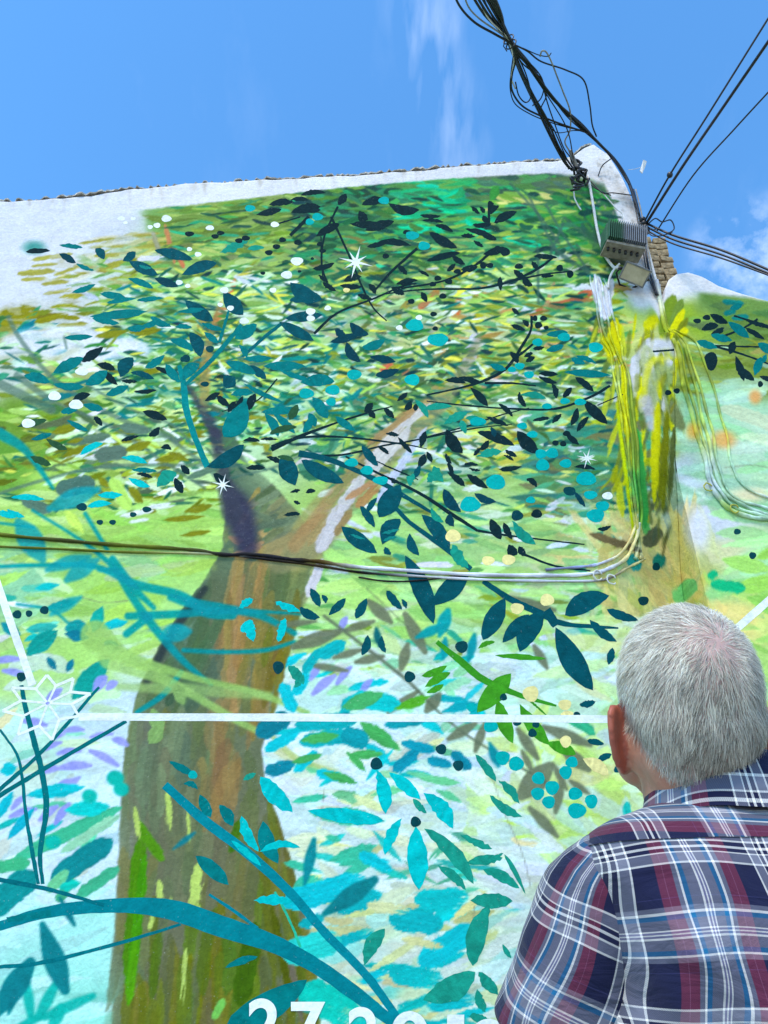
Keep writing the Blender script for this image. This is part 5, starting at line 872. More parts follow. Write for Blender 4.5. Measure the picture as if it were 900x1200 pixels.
wcable([(-330,588,O1),(-100,612,O1),(0,626,O1),(90,635,O2),(160,640,O1),(230,645,O2),(265,649,B1),(300,650,B1),(345,656,B1),(378,659,(90,70,30)),(420,664,(206,206,206)),(480,669,W1),(560,673,W2),(640,674,W1),(690,672,W2),(714,667,W1),(732,655,YC),(744,636,YC),(750,612,(190,196,170))], .0115, 'thick painted cable sagging across the mural to the corner', 'painted_cable')
wcable([(-330,606,O1),(-60,634,O1),(0,641,(120,130,50)),(80,643,O1),(160,647,(120,126,50)),(262,649,(196,190,160)),(300,654,B1),(375,663,(60,50,30)),(430,672,(40,40,38)),(500,676,(190,190,190)),(600,680,W1),(690,680,(200,196,196)),(718,676,(150,140,120)),(738,664,YC),(756,655,YC)], .0075, 'thinner painted cable hanging just under the thick one', 'painted_cable')
wcable([(420,676,(60,60,50)),(450,681,B1),(490,680,B1),(540,676,B1)], .005, 'short dark wire dipping below the thick painted cable', 'painted_cable')
wcable([(640,668,(120,124,150)),(680,664,(150,156,190)),(705,660,(190,190,206)),(728,648,YC),(742,622,YC),(748,600,(150,180,130))], .008, 'painted cable on top of the bend near the corner', 'painted_cable')
# knots of the clip near the bend
def clip(x, y, label, m):
    c = pix_on_wall(x, y, .012); rr = random.Random(int(x)); tag(BM().tube([c + Vector((.026*math.cos(a), -.012, .030*math.sin(a) + rr.uniform(-.004,.004))) for a in np.linspace(.3, 5.6, 12)], .0045, 6).build('cable_clip', m), label, 'clip')
clip(700, 675, 'white wire clip left of the bend of the painted cable', M_WHITEC); clip(716, 680, 'white wire clip hanging lowest at the bend of the painted cable', M_WHITEC)
# drop from the lamp: white, then yellow, then green
for i, (dx, r) in enumerate([(0,.010),(6,.008),(13,.009),(-5,.007)]):
    wcable([(697+dx*.8,322+abs(dx)*.4,W2),(701+dx,345,W1),(705+dx,372,W2),(711+dx*1.1,396,Y1),(718+dx*.9,412,Y2),(723+dx*.9,430,Y1),(730+dx*.8,470,Y1),(736+dx*.8,520,Y2),(741+dx*.6,570,(120,180,60)),(746+dx*.4,612,Y1),(747+dx*.3,640,(170,190,150)),(746+dx*.6,655,YC)], r,
      ['wire leaving the lamp, white above and yellow below, second from left','third wire from left of the white and yellow drop below the lamp','rightmost wire of the white and yellow drop below the lamp','leftmost wire of the white and yellow drop below the lamp'][i], 'painted_drop_wire', wob=1.5, canvas=.6)
# fan of yellow wires falling over the neighbouring wall, turning right
for i, dx in enumerate([0, 5, 11, 17, 33]):
    wcable([(770+dx*.6,330+dx*.8,W2) if i < 2 else (776+dx*.3,388,Y2),(778+dx*.45,380+dx*.3,Y1),(790+dx*.8,402,Y2),(800+dx,440,Y1 if i % 2 else (140,150,40)),(810+dx,480,Y2),(818+dx,512,Y1),(827+dx*.9,545-dx*.2,(206,214,190) if i < 3 else MN),(836+dx*.8,575-dx*.45,W1 if i < 2 else MN),(852+dx*.9,594-dx*.55,MN if i else Y2),(880+dx*.7,604-dx*.6,W1),(930,611-dx*.5,MN),(1100,628-dx*.4,MN)], [.014,.010,.011,.009,.008][i],
      ['lowest thickest yellow wire turning right across the neighbouring wall','second yellow wire from below turning right on neighbouring wall','middle wire of the yellow fan on neighbouring wall','fourth yellow wire from below on the neighbouring wall','separate outermost thin yellow wire on the neighbouring wall'][i], 'painted_fan_wire', wob=1.5, canvas=.5)
M_YCLIP = noise_mat('yellow_clip', (150,150,40), (196,190,80), 30)
clip(829, 572, 'yellowish wire clip at the top of the wire fan bend', M_YCLIP); clip(860, 597, 'yellowish wire clip on the flat end of the wire fan', M_YCLIP)

# ------------------------------------------------------------------ finned amplifier box, flood lamp, brick stack
def frame(p, rx=0, ry=0, rz=0): return Matrix.Translation(p) @ Euler((R(rx), R(ry), R(rz))).to_matrix().to_4x4()
c0 = pix_on_wall(733, 281); Mb = frame(at(730, 283, 3.87), 4, 9, 6)
box = empty('finned_box', c0); tag(box, 'grey finned metal cable amplifier box fixed high on the wall corner', 'junction box')
W_, H_ = .31, .19
def spray(V):      # overspray of green wall paint on the box's left half
    V = np.array([tuple(v) for v in V]); px, _ = project(V[:,0], V[:,1], V[:,2])
    t = sstep((px - 727) / 8)[:, None]; return lin(np.array((70,106,84)) / 255.)[None] * (1 - t) + lin(np.array((132,136,142)) / 255.)[None] * t
b = BM(); b.box((0,0,0), (W_,.13,H_), Mb, .01); b.build('housing', M_CPAINT, box, False, spray(b.v))
for k in range(19):
    b = BM(); x = -W_/2 + .012 + k * (W_ - .024) / 18; b.box((x,-.085,0), (.005,.045,H_*.98), Mb); b.build('fin', M_CPAINT, box, False, spray(b.v))
b = BM(); b.box((0,.0,-H_/2 - .012), (W_*.96,.15,.024), Mb, .004); b.build('base_flange', noise_mat('weathered_alloy', (120,112,98), (164,156,140), 26, .6), box, False)
for k in range(6):
    BM().tube([Mb @ Vector((-.12 + k*.045, -.02, -H_/2 - .02)), Mb @ Vector((-.12 + k*.045, -.02, -H_/2 - .052))], .011, 8).build('cable_gland', M_CABLE, box)
BM().box((0,.09,.02), (.12,.06,.26), Mb, .004).build('mounting_bracket', M_STEEL, box, False)
c1 = pix_on_wall(743, 318); Ml = frame(at(743, 321, 3.87), -30, 16, 14) @ Matrix.Scale(.86, 4)
lamp = empty('flood_lamp', c1); tag(lamp, 'small beige flood lamp tilted down under the grey finned box', 'lamp')
b = BM(); b.add([Ml @ Vector(q) for q in [(-.11,-.07,-.03),(.11,-.07,-.03),(.11,.07,-.03),(-.11,.07,-.03),(-.07,-.045,.05),(.07,-.045,.05),(.07,.045,.05),(-.07,.045,.05)]], [[3,2,1,0],[4,5,6,7],[0,1,5,4],[1,2,6,5],[2,3,7,6],[3,0,4,7]]); b.build('lamp_housing', noise_mat('lamp_alloy', (110,104,92), (150,142,126), 30, .6), lamp, False)
b = BM()
for c_, d_ in [((0,-.072,-.036),(.235,.012,.016)),((0,.072,-.036),(.235,.012,.016)),((-.112,0,-.036),(.012,.14,.016)),((.112,0,-.036),(.012,.14,.016))]: b.box(c_, d_, Ml, .002)
b.build('bezel', M_STEEL, lamp, False)
BM().box((0,0,-.036), (.21,.13,.006), Ml).build('lens', noise_mat('dusty_lens', (168,158,132), (196,186,160), 18, .3, spec=.5), lamp, False)
b = BM(); b.tube([Ml @ Vector((-.13,0,.0)), Ml @ Vector((-.13,.05,.07)), Ml @ Vector((-.05,.13,.09)), Ml @ Vector((.05,.13,.09)), Ml @ Vector((.13,.05,.07)), Ml @ Vector((.13,0,0))], .008, 7); b.build('yoke', M_CABLE, lamp)
for s_ in (-1, 1): BM().ell(Ml @ Vector((s_*.13,0,0)), (.016,.014,.014)).build('pivot_knob', M_CABLE, lamp)
# stack of pale bricks behind the corner
st_c = at(773, 312, 4.30); stack = empty('brick_stack', st_c); tag(stack, 'rough stack of pale bricks behind the tall wall corner', 'bricks')
b0 = None; rr = random.Random(9)
for k in range(9):
    for j in range(2):
        if b0 is None: b0 = BM().box((0,0,0), (.10,.12,.068), None, .006).mesh('brick', smooth=False, m=M_BRICK)
        o = link('brick', b0, None, stack); o.location = Vector((st_c.x - .045 + j*.105 + rr.uniform(-.016,.016) - .004*k, st_c.y + .01*j, st_c.z - .34 + k*.075)); o.rotation_euler = (R(rr.uniform(-4,4)), R(rr.uniform(-5,5)), R(rr.uniform(-12,12))); o.scale = (rr.uniform(.85,1.1), 1, rr.uniform(.82,1.05))
b = BM(); b.box((st_c.x, st_c.y + .10, st_c.z - 1.4), (.26,.12,2.6), None, .005); b.build('backing_pier', M_STUCCO, stack, False)
# ------------------------------------------------------------------ the man looking up at the mural
def evaluated(bm_, voxel, it=6, name='body'):
    me = bm_.mesh(name); o = bpy.data.objects.new('tmp', me); COL.objects.link(o)
    r = o.modifiers.new('r', 'REMESH'); r.mode = 'VOXEL'; r.voxel_size = voxel; r.use_smooth_shade = True
    s = o.modifiers.new('s', 'SMOOTH'); s.iterations = it; s.factor = .5
    dg = bpy.context.evaluated_depsgraph_get(); m2 = bpy.data.meshes.new_from_object(o.evaluated_get(dg)); bpy.data.objects.remove(o); m2.name = name; m2.shade_smooth(); return m2
CX_, CY_ = .392, .865                       # where he stands
HC = Vector((.345, .845, 1.634))            # middle of the head
MH = Matrix.Translation(HC) @ Euler((R(24), R(1.5), R(-3))).to_matrix().to_4x4()
HV = lambda x, y, z: MH @ Vector((x, y, z))
def hell(b, c, r, seg=24):
    n0 = len(b.v); b.ell((0,0,0), r, seg=seg)
    for i in range(n0, len(b.v)): b.v[i] = tuple(MH @ (Vector(b.v[i]) + Vector(c)))
B_ = BM()
hell(B_, (0,-.012,.022), (.0735,.096,.090), 40); hell(B_, (0,-.045,-.005), (.0675,.062,.072)); hell(B_, (0,-.040,-.050), (.062,.048,.058)); hell(B_, (0,-.030,-.092), (.053,.042,.045)); hell(B_, (0,.028,-.035), (.066,.068,.085)); hell(B_, (0,.045,-.088), (.050,.046,.040)); hell(B_, (0,.080,-.112), (.020,.016,.018))
for s_ in (-1, 1):
    hell(B_, (s_*.048,.045,-.075), (.020,.040,.028)); hell(B_, (s_*.040,.070,-.035), (.022,.018,.018)); hell(B_, (s_*.028,.083,.010), (.024,.012,.009))
    # ear: helix, lobe and bowl
    E = lambda y, z, o: HV(s_*(.0655 + o*1.35), y - .006, z*1.14 - .042)
    B_.tube(catmull([E(.012,.004,.002), E(.010,.024,.006), E(-.004,.034,.012), E(-.018,.028,.018), E(-.022,.008,.018), E(-.016,-.012,.013), E(-.004,-.026,.007), E(.006,-.032,.004), E(.010,-.022,.002)], 5), [.0050]*9*5 + [.0050] if False else .0050, 8)
    n0 = len(B_.v); B_.ell((0,0,0), (.0062,.022,.034))
    for i in range(n0, len(B_.v)): v = Vector(B_.v[i]); B_.v[i] = tuple(HV(s_*.0765, -.009, -.040) + (MH.to_3x3() @ (Euler((0,0,s_*R(38))).to_matrix() @ v)))
    hell(B_, (s_*.070,.002,-.074), (.006,.008,.010)); hell(B_, (s_*.052,-.012,-.045), (.018,.032,.036))
B_.tube([HV(0,.093,.0), HV(0,.108,-.030), HV(0,.112,-.045)], [.008,.012,.013], 10); hell(B_, (0,.094,-.078), (.024,.008,.006)); hell(B_, (0,.092,-.088), (.020,.008,.006))
# neck, trunk, limbs
NB = Vector((CX_-.012, CY_+.005, 1.515))
B_.tube([HV(0,-.008,-.045), HV(0,-.022,-.09), NB.lerp(HV(0,-.022,-.09), .5), NB, NB + Vector((0,0,-.06))], [.058,.057,.058,.064,.075], 24)
B_.ell((CX_,CY_,1.42), (.165,.095,.085)); B_.ell((CX_,CY_,1.30), (.160,.105,.15)); B_.ell((CX_,CY_,1.12), (.150,.105,.16)); B_.ell((CX_,CY_,.95), (.160,.115,.13))
ARM = {-1: [Vector((CX_-.140,CY_+.005,1.425)), Vector((.172,.985,1.245)), Vector((.255,1.20,1.200)), Vector((.315,1.27,1.215))], 1: [Vector((CX_+.140,CY_+.005,1.425)), Vector((.640,.985,1.250)), Vector((.535,1.20,1.200)), Vector((.465,1.27,1.215))]}
for s_, (S, E_, Wr, Hd) in ARM.items():
    B_.tube([S, S.lerp(E_,.5), E_], [.040,.043,.040], 16); B_.ell(E_, (.040,.040,.040)); B_.tube([E_, E_.lerp(Wr,.35), Wr], [.040,.041,.027], 16); B_.ell(Wr, (.027,.027,.027))
    d = (Hd - Wr).normalized(); side = d.cross(Vector((0,0,1))).normalized() * (-s_); upv = side.cross(d).normalized()
    B_.tube([Wr, Wr.lerp(Hd,.6), Hd], [.026,.034,.032], 14)
    for k in range(4):
        base = Hd + upv * (.026 - .017*k) + d*.008; ln = [.036,.042,.040,.031][k]
        B_.tube(catmull([base, base + d*ln, base + d*(ln*1.35) + side*ln*.55, base + d*(ln*1.1) + side*ln*1.0], 4), .0088, 8)
    tb = Wr.lerp(Hd,.5) + upv*.028; B_.tube(catmull([tb, tb + d*.03 + upv*.018, tb + d*.052 + upv*.014 + side*.016], 4), .0105, 8)
for s_ in (-1, 1):
    hp = Vector((CX_ + s_*.085, CY_, .92)); kn = Vector((CX_ + s_*.095, CY_+.01, .50)); an = Vector((CX_ + s_*.10, CY_-.01, .09))
    B_.tube([hp, kn], [.085,.056], 16); B_.ell(kn, (.056,.056,.056)); B_.tube([kn, kn.lerp(an,.3), an], [.054,.056,.036], 16); B_.tube([an, an + Vector((0,.05,-.045)), an + Vector((0,.15,-.06))], [.038,.036,.028], 12)
body = evaluated(B_, .0042, 5)
# skin tone: pinker scalp, redder ears and neck
co = np.empty(len(body.vertices)*3, np.float32); body.vertices.foreach_get('co', co); co = co.reshape(-1,3)
Mi = np.array(MH.inverted()); loc = co @ Mi[:3,:3].T + Mi[:3,3]
skin = np.tile(lin(np.array((190,132,104))/255.), (len(co),1))
ear = (np.abs(loc[:,0]) > .0705) & (loc[:,2] < .008) & (loc[:,2] > -.088) & (np.abs(loc[:,1]) < .05); skin[ear] = lin(np.array((172,92,70))/255.)
def hairline(p):
    x, y, z = p[:,0], p[:,1], p[:,2]
    low = np.interp(y, [-.12,-.06,-.042,-.026,-.012,.004,.030,.050,.075,.10], [-.088,-.086,-.078,-.062,-.034,-.004,-.002,.030,.070,.095])
    return z - low - np.interp(np.abs(x), [.012,.040,.062], [0,.018,.040]) * (y < -.01) * (z < -.03)
hm = hairline(loc); scal = (hm > 0) & (~ear) & (loc[:,2] > -.12) & (np.abs(loc[:,0]) < .1) & (loc[:,1] < .1); skin[scal] = lin(np.array((198,160,146))/255.)
a_ = body.color_attributes.new('paint','FLOAT_COLOR','POINT'); c4 = np.ones((len(co),4), np.float32); c4[:,:3] = skin; a_.data.foreach_set('color', c4.ravel())
ms, t, bs = new_mat('skin', .48, .4); at_ = nd(t,'ShaderNodeAttribute',attribute_name='paint'); n = nd(t,'ShaderNodeTexNoise'); n.inputs['Scale'].default_value = 55; n.inputs['Detail'].default_value = 6
g2 = nd(t,'ShaderNodeNewGeometry'); t.links.new(g2.outputs['Position'], n.inputs[0]); mr = nd(t,'ShaderNodeMapRange'); mr.inputs[1].default_value=.3; mr.inputs[2].default_value=.7; mr.inputs[3].default_value=.82; mr.inputs[4].default_value=1.12; t.links.new(n.outputs[0], mr.inputs[0])
vm = nd(t,'ShaderNodeVectorMath',operation='SCALE'); t.links.new(at_.outputs['Color'], vm.inputs[0]); t.links.new(mr.outputs[0], vm.inputs['Scale']); t.links.new(vm.outputs[0], bs.inputs['Base Color'])
bs.inputs['Subsurface Weight'].default_value = .12; bs.inputs['Subsurface Radius'].default_value = (.012,.004,.002); bs.inputs['Subsurface Scale'].default_value = .5
n9 = nd(t,'ShaderNodeTexNoise'); n9.inputs['Scale'].default_value = 260; bp = nd(t,'ShaderNodeBump'); bp.inputs['Strength'].default_value = .25; bp.inputs['Distance'].default_value = .002; t.links.new(g2.outputs['Position'], n9.inputs[0]); t.links.new(n9.outputs[0], bp.inputs['Height']); t.links.new(bp.outputs[0], bs.inputs['Normal'])
person = link('person', body, ms); tag(person, 'grey-haired man in plaid shirt seen from behind looking up at the mural', 'person')

# --- hair: short grey strands lying away from the whorl
bv = BVHTree.FromPolygons([tuple(v) for v in co], [tuple(p.vertices) for p in body.polygons])
camp = Vector((0,0,CAMZ)); hit = bv.ray_cast(camp, pxdir(842,752)); WHL = hit[0] if hit[0] is not None else HV(.03,-.07,.08)
nrm = np.empty(len(body.polygons)*3, np.float32); body.polygons.foreach_get('normal', nrm); nrm = nrm.reshape(-1,3)
cen = np.empty(len(body.polygons)*3, np.float32); body.polygons.foreach_get('center', cen); cen = cen.reshape(-1,3); area = np.empty(len(body.polygons), np.float32); body.polygons.foreach_get('area', area)
lc = cen @ Mi[:3,:3].T + Mi[:3,3]; hh = hairline(lc)
earz = (np.abs(lc[:,0]) > .0700) & (lc[:,2] < .004) & (lc[:,2] > -.088) & (lc[:,1] > -.045)
wgt = area * np.clip((hh + .004)/.012, 0, 1) * (lc[:,2] > -.125) * (~earz) * (np.abs(lc[:,0]) < .1) * (lc[:,1] < .1)
dW = np.linalg.norm(cen - np.array(WHL), axis=1)
wgt = wgt * np.interp(dW, [0,.014,.036,.065], [.26,.36,.70,1.0])
NH = 72000
idx = rng.choice(len(wgt), NH, p=wgt/wgt.sum()); P0 = cen[idx] + rng.normal(0,.0016,(NH,3)); Nn = nrm[idx]; dw = dW[idx]
away = P0 - np.array(WHL); away -= (away*Nn).sum(1,keepdims=True)*Nn; away /= np.linalg.norm(away,axis=1,keepdims=True)+1e-9
swirl = np.cross(Nn, away); down = np.array(MH.to_3x3() @ Vector((0,.10,-1.0)))[None,:]; dt = down - (down*Nn).sum(1,keepdims=True)*Nn
T_ = away*1.0 + swirl*(.75*np.exp(-dw/.03))[:,None] + dt*np.clip(dw/.09,0,1.4)[:,None]
lcw = lc[idx]; clump = np.stack([vn[(np.clip((lcw[:,0]+.12)*900,0,255)).astype(int) % 256, (np.clip((lcw[:,2]+lcw[:,1]*.5+.2)*620,0,255)).astype(int) % 256] for vn in (vnoise(256,256,9,31,2), vnoise(256,256,9,32,2), vnoise(256,256,9,33,2))], -1) - .5
T_ += clump*1.9 + rng.normal(0,.18,(NH,3)); T_ -= (T_*Nn).sum(1,keepdims=True)*Nn; T_ /= np.linalg.norm(T_,axis=1,keepdims=True)+1e-9
Ln = rng.uniform(.007,.015,NH)*np.interp(dw,[0,.03,.06],[.75,.9,1.0])*np.interp(hh[idx],[0,.02,.05],[.55,.85,1.0])
Wd = np.cross(T_,Nn); wdt = rng.uniform(.00018,.00032,NH)
segs = 4; V = np.zeros((NH,segs+1,2,3)); lift0 = rng.uniform(.14,.55,NH)
for k in range(segs+1):
    q = k/segs; pos = P0 + T_*(Ln*q)[:,None] + Nn*(Ln*lift0*(q - .62*q*q))[:,None] - Nn*.001
    wv = (wdt*(1-.75*q))[:,None]*Wd; V[:,k,0] = pos - wv; V[:,k,1] = pos + wv
tone = np.clip(rng.normal(.58,.20,NH) + clump[:,0]*.55,.12,.95)
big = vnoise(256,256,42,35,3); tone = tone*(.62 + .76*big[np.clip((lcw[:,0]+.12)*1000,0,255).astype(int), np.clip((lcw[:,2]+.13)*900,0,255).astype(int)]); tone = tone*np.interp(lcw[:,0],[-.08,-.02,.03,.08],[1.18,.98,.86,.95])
tone = tone*np.interp(lcw[:,2],[-.09,-.02,.06,.1],[.66,.90,1.15,1.22]); warm = rng.uniform(.93,1.0,NH)  # light from upper left and shade low down put into the strand colours
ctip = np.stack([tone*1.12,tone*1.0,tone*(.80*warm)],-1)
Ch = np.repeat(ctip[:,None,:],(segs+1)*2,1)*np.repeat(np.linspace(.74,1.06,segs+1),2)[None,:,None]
nv = (segs+1)*2; base = (np.arange(NH)*nv)[:,None,None]; qd = np.array([[2*k,2*k+1,2*k+3,2*k+2] for k in range(segs)])[None]; F = (base+qd).reshape(-1,4).astype(np.int32)
hme = bpy.data.meshes.new('hair'); Vf = V.reshape(-1,3).astype(np.float32); hme.vertices.add(len(Vf)); hme.vertices.foreach_set('co', Vf.ravel()); hme.loops.add(F.size); hme.loops.foreach_set('vertex_index', F.ravel()); hme.polygons.add(len(F)); hme.polygons.foreach_set('loop_start', np.arange(len(F),dtype=np.int32)*4)
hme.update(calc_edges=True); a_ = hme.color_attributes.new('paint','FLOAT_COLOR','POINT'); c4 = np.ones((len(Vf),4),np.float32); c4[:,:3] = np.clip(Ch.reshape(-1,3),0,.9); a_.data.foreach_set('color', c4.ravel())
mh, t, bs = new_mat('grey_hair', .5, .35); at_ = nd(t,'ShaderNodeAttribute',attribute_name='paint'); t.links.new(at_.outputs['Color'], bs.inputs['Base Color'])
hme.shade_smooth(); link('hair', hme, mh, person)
# eyebrows and eyes
for s_ in (-1,1):
    b = BM(); n0 = 0; b.ell((0,0,0),(.0115,.0115,.0115)); b.v = [tuple(MH @ (Vector(v)+Vector((s_*.031,.0815,-.006)))) for v in b.v]; ey = b.build('eye', noise_mat('eye_white',(225,220,214),(235,230,226)), person)
    b = BM(); b.ell((0,0,0),(.0055,.003,.0055)); b.v = [tuple(MH @ (Vector(v)+Vector((s_*.031,.0915,-.004)))) for v in b.v]; b.build('iris', noise_mat('iris_brown',(50,34,24),(70,48,30)), ey)
    b = BM(); b.tube([HV(s_*.014,.096,.012),HV(s_*.030,.096,.017),HV(s_*.047,.083,.011)],[.004,.0045,.003],7); b.build('eyebrow', M_GREYC, person)

# --- plaid cloth
def plaid(name):
    m, t, b = new_mat(name, .85, .15)
    uv = nd(t,'ShaderNodeAttribute',attribute_name='cloth'); sp_ = nd(t,'ShaderNodeSeparateXYZ'); t.links.new(uv.outputs['Vector'], sp_.inputs[0])
    NVY=(26,29,58); RED=(124,48,64); GRY=(116,116,128); WHI=(240,234,222); TEA=(34,108,146); LAV=(128,124,150)
    S = [(.00,GRY),(.024,WHI),(.036,TEA),(.066,GRY),(.125,WHI),(.133,LAV),(.146,WHI),(.153,LAV),(.165,WHI),(.172,GRY),(.228,TEA),(.256,WHI),(.272,GRY),(.30,RED),(.345,(150,84,104)),(.350,RED),(.395,NVY),(.540,WHI),(.551,GRY),(.606,WHI),(.617,NVY),(.640,WHI),(.655,NVY),(.683,WHI),(.694,GRY),(.747,WHI),(.758,NVY),(.900,RED),(.944,(150,84,104)),(.949,RED)]
    def ramp(sock, off, S=S):
        ad = nd(t,'ShaderNodeMath',operation='ADD'); ad.inputs[1].default_value = off; fr = nd(t,'ShaderNodeMath',operation='FRACT'); t.links.new(sock, ad.inputs[0]); t.links.new(ad.outputs[0], fr.inputs[0])
        r = nd(t,'ShaderNodeValToRGB'); cr = r.color_ramp; cr.interpolation = 'CONSTANT'; cr.elements[0].position = 0; cr.elements[0].color = (*lin(S[0][1]),1); cr.elements[1].position = S[1][0]; cr.elements[1].color = (*lin(S[1][1]),1)
        for p, c in S[2:]:
            e = cr.elements.new(p); e.color = (*lin(c),1)
        t.links.new(fr.outputs[0], r.inputs[0]); return r.outputs[0]
    wa, we = ramp(sp_.outputs[0], 0), ramp(sp_.outputs[1], 0, [(p, NVY if c == RED else ((60,60,100) if c == (150,84,104) else c)) for p, c in S])
    # twill weave: warp and weft alternate
    ad = nd(t,'ShaderNodeMath',operation='ADD'); t.links.new(sp_.outputs[0], ad.inputs[0]); t.links.new(sp_.outputs[1], ad.inputs[1])
    sc = nd(t,'ShaderNodeMath',operation='MULTIPLY'); sc.inputs[1].default_value = 2*math.pi*95; t.links.new(ad.outputs[0], sc.inputs[0]); sn = nd(t,'ShaderNodeMath',operation='SINE'); t.links.new(sc.outputs[0], sn.inputs[0])
    mr = nd(t,'ShaderNodeMapRange'); mr.inputs[1].default_value=-1; mr.inputs[2].default_value=1; mr.inputs[3].default_value=.36; mr.inputs[4].default_value=.60; t.links.new(sn.outputs[0], mr.inputs[0])
    mx = nd(t,'ShaderNodeMix',data_type='RGBA'); t.links.new(mr.outputs[0], mx.inputs['Factor']); t.links.new(wa, mx.inputs['A']); t.links.new(we, mx.inputs['B']); t.links.new(mx.outputs['Result'], b.inputs['Base Color'])
    g = nd(t,'ShaderNodeNewGeometry'); n = nd(t,'ShaderNodeTexNoise'); n.inputs['Scale'].default_value = 13; n.inputs['Detail'].default_value = 3; n.inputs['Distortion'].default_value = 1.2; mpp = nd(t,'ShaderNodeMapping'); mpp.inputs['Rotation'].default_value = (0.2,R(35),0); mpp.inputs['Scale'].default_value = (1.0,1.0,2.2); t.links.new(g.outputs['Position'], mpp.inputs[0]); t.links.new(mpp.outputs[0], n.inputs[0])
    n2 = nd(t,'ShaderNodeTexNoise'); n2.inputs['Scale'].default_value = 900; t.links.new(g.outputs['Position'], n2.inputs[0])
    ma = nd(t,'ShaderNodeMath',operation='MULTIPLY_ADD'); ma.inputs[1].default_value = .06; t.links.new(n2.outputs[0], ma.inputs[0]); t.links.new(n.outputs[0], ma.inputs[2])
    bp = nd(t,'ShaderNodeBump'); bp.inputs['Strength'].default_value = .5; bp.inputs['Distance'].default_value = .014; t.links.new(ma.outputs[0], bp.inputs['Height']); t.links.new(bp.outputs[0], b.inputs['Normal'])
    b.inputs['Sheen Weight'].default_value = .1
    return m
M_PLAID = plaid('plaid_cotton'); PER = .142
def cloth(name, G, UV, parent, closed=True):
    G = np.asarray(G); UV = np.asarray(UV); a, b_ = G.shape[:2]; V = G.reshape(-1,3)
    F = [[i*b_+j, i*b_+(j+1)%b_, (i+1)*b_+(j+1)%b_, (i+1)*b_+j] for i in range(a-1) for j in range(b_ if closed else b_-1)]
    me = mesh(name, V, F, smooth=True, m=M_PLAID); at2 = me.attributes.new('cloth','FLOAT_VECTOR','POINT'); z = np.zeros((len(V),3),np.float32); z[:,:2] = UV.reshape(-1,2); at2.data.foreach_set('vector', z.ravel())
    return link(name, me, None, parent)
RZ = [.86,.95,1.05,1.15,1.30,1.38,1.43,1.462,1.484,1.500,1.513,1.524,1.532,1.537]
RX = [.178,.176,.172,.168,.168,.170,.174,.177,.174,.162,.139,.108,.086,.076]
RY = [.132,.128,.126,.126,.130,.130,.126,.118,.108,.097,.086,.077,.070,.066]
def wr(x, y, z):
    return .0042*np.sin(x*31 + z*17 + 1.3*np.sin(z*23)) + .0034*np.sin(x*57 - z*39 + y*20 + 1.5*np.sin(x*22)) + .0016*np.sin(x*120+z*90) + .006*np.exp(-((x-CX_+.05+ (z-1.4)*.5)/.012)**2)*(z<1.48)
ZS = np.concatenate([np.linspace(.86,1.3,30), np.linspace(1.31,1.486,40)]); ZY = np.linspace(1.484,1.537,30)
def shell(ZS, grow=0):
    ph = np.linspace(0, 2*math.pi, 180, endpoint=False); G = []; 
    for z in ZS:
        rx = np.interp(z,RZ,RX)+grow; ry = np.interp(z,RZ,RY)+grow; ex = 2/2.5
        c, s = np.cos(ph), np.sin(ph); x = CX_ + rx*np.sign(c)*np.abs(c)**ex; y = CY_ + ry*np.sign(s)*np.abs(s)**ex
        w_ = wr(x,y,np.full_like(x,z))*np.interp(z,[.9,1.3,1.5,1.54],[1.6,1.2,.7,.3]); x = x + w_*c; y = y + w_*s
        y = y + np.interp(z,[.9,1.2,1.4,1.54],[0,0,-.006,.006])
        G.append(np.stack([x,y,np.full_like(x,z)],-1))
    return np.array(G)
shirt = empty('shirt', (CX_,CY_,0)); shirt.parent = person; shirt.matrix_parent_inverse = Matrix.Identity(4)
def put(o): o.matrix_parent_inverse = shirt.matrix_basis.inverted(); return o
G = shell(ZS); U = (G[...,0]-CX_)*1.06 + .0025*np.sin(G[...,2]*26) + .0012*np.sin(G[...,2]*71+G[...,0]*30); Vv = G[...,2] + .006*np.sin(G[...,0]*14+.5) + .0014*np.sin(G[...,0]*47+G[...,2]*20)
put(cloth('back_panel', G, np.stack([U/PER+.92, Vv/PER+.30],-1), shirt))
G = shell(ZY, .0014); ds = np.concatenate([[0],np.cumsum(np.linalg.norm(np.diff(G,axis=0),axis=-1).mean(1))])[:,None]
U = (G[...,0]-CX_)*1.06; put(cloth('yoke', G, np.stack([(ds*1.0+.006*np.sin(G[...,0]*20))/PER+.87, U/PER+.62],-1), shirt))
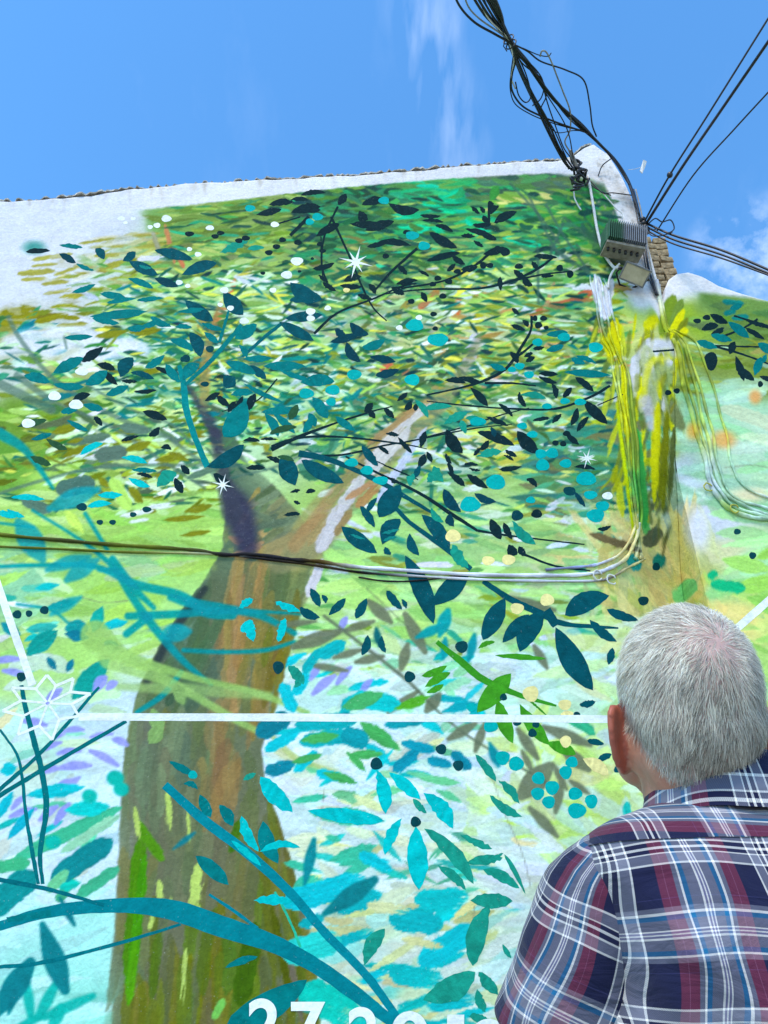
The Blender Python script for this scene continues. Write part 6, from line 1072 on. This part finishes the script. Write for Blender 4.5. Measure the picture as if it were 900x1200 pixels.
# sleeves: tubes that hang from the shoulder
def sleeve(s_):
    S, E_ = ARM[s_][0], ARM[s_][1]; A0 = S + Vector((-s_*.002, -.006, .038)); ax = (E_ - A0).normalized(); L = .184
    u = ax.cross(Vector((0,0,1))).normalized(); v = u.cross(ax).normalized(); ph = np.linspace(0,2*math.pi,96,endpoint=False); G=[]; UV=[]
    for k,q in enumerate(np.linspace(0,1,52)):
        c = A0 + ax*(L*q - .035*(1-q)); r1 = np.interp(q,[0,.04,.10,.2,.3,.6,1],[.004,.034,.052,.066,.073,.079,.083]); r2 = np.interp(q,[0,.04,.10,.2,.3,.6,1],[.004,.032,.048,.062,.070,.079,.085])
        f = 1 + .030*np.sin(ph*3+q*5)*q + .028*np.sin(ph*2 - q*9 + 1) + .014*np.sin(ph*7+q*14)
        row = np.array([tuple(c + u*(r1*f[i]*math.cos(p)) + v*(r2*f[i]*math.sin(p))) for i,p in enumerate(ph)]); G.append(row); UV.append(np.stack([ph*.078/PER+.35 + .03*np.sin(q*9), np.full_like(ph, L*q/PER+.15)+.05*np.sin(ph*2)],-1))
    # turned hem
    for q, sc_ in ((1.0,.985),(.97,.972)):
        c = A0 + ax*(L*q); G.append(np.array([tuple(c + u*(.082*sc_*math.cos(p)) + v*(.084*sc_*math.sin(p))) for p in ph])); UV.append(UV[-1])
    put(cloth('sleeve', G, UV, shirt))
sleeve(-1); sleeve(1)
# collar: a stand and a fall round the neck
ph = np.linspace(0,2*math.pi,120,endpoint=False); G=[]; UV=[]
cc = Vector((CX_-.016, CY_-.000, 1.517))
for r, dz, vv in [(.071,-.014,0),(.070,.010,.02),(.0695,.026,.035),(.071,.034,.045),(.075,.0355,.052),(.080,.029,.060),(.087,.008,.080),(.093,-.012,.096),(.0945,-.016,.099)]:
    tilt = -.022*np.sin(ph) - .004*np.cos(ph)   # higher at the nape (towards -y)
    x = cc.x + r*1.03*np.cos(ph); y = cc.y + r*.96*np.sin(ph); z = cc.z + dz + tilt*(1 if dz > 0 else .6) - (.02*np.clip(np.sin(ph),0,1))*(dz>.0) + .002*np.sin(ph*5)
    G.append(np.stack([x,y,z],-1)); UV.append(np.stack([ph*.08/PER+.05, np.full_like(ph, vv/PER+.98)],-1))
put(cloth('collar', G, UV, shirt))
# trousers and shoes (below the picture)
b = BM(); b.ell((CX_,CY_,.93), (.168,.124,.13))
for s_ in (-1,1):
    hp = Vector((CX_+s_*.085,CY_,.90)); kn = Vector((CX_+s_*.095,CY_+.01,.50)); an = Vector((CX_+s_*.10,CY_-.01,.05)); b.tube([hp,kn,an],[.098,.076,.066],20)
link('trousers', evaluated(b,.008,6,'trousers'), noise_mat('dark_denim',(30,36,52),(46,52,70),60,.9,.3,300), person)
for s_ in (-1,1):
    b = BM(); c = Vector((CX_+s_*.10,CY_+.045,0)); b.ell(c+Vector((0,.0,.045)),(.046,.13,.045)); b.ell(c+Vector((0,-.07,.07)),(.042,.06,.06)); sh = link('shoe', evaluated(b,.006,6,'shoe'), noise_mat('brown_leather',(70,46,30),(92,62,40),30,.5), person)
    BM().box(c+Vector((0,0,.012)),(.096,.268,.022),None,.008).build('sole', noise_mat('rubber_sole',(36,34,32),(50,48,46)), sh)
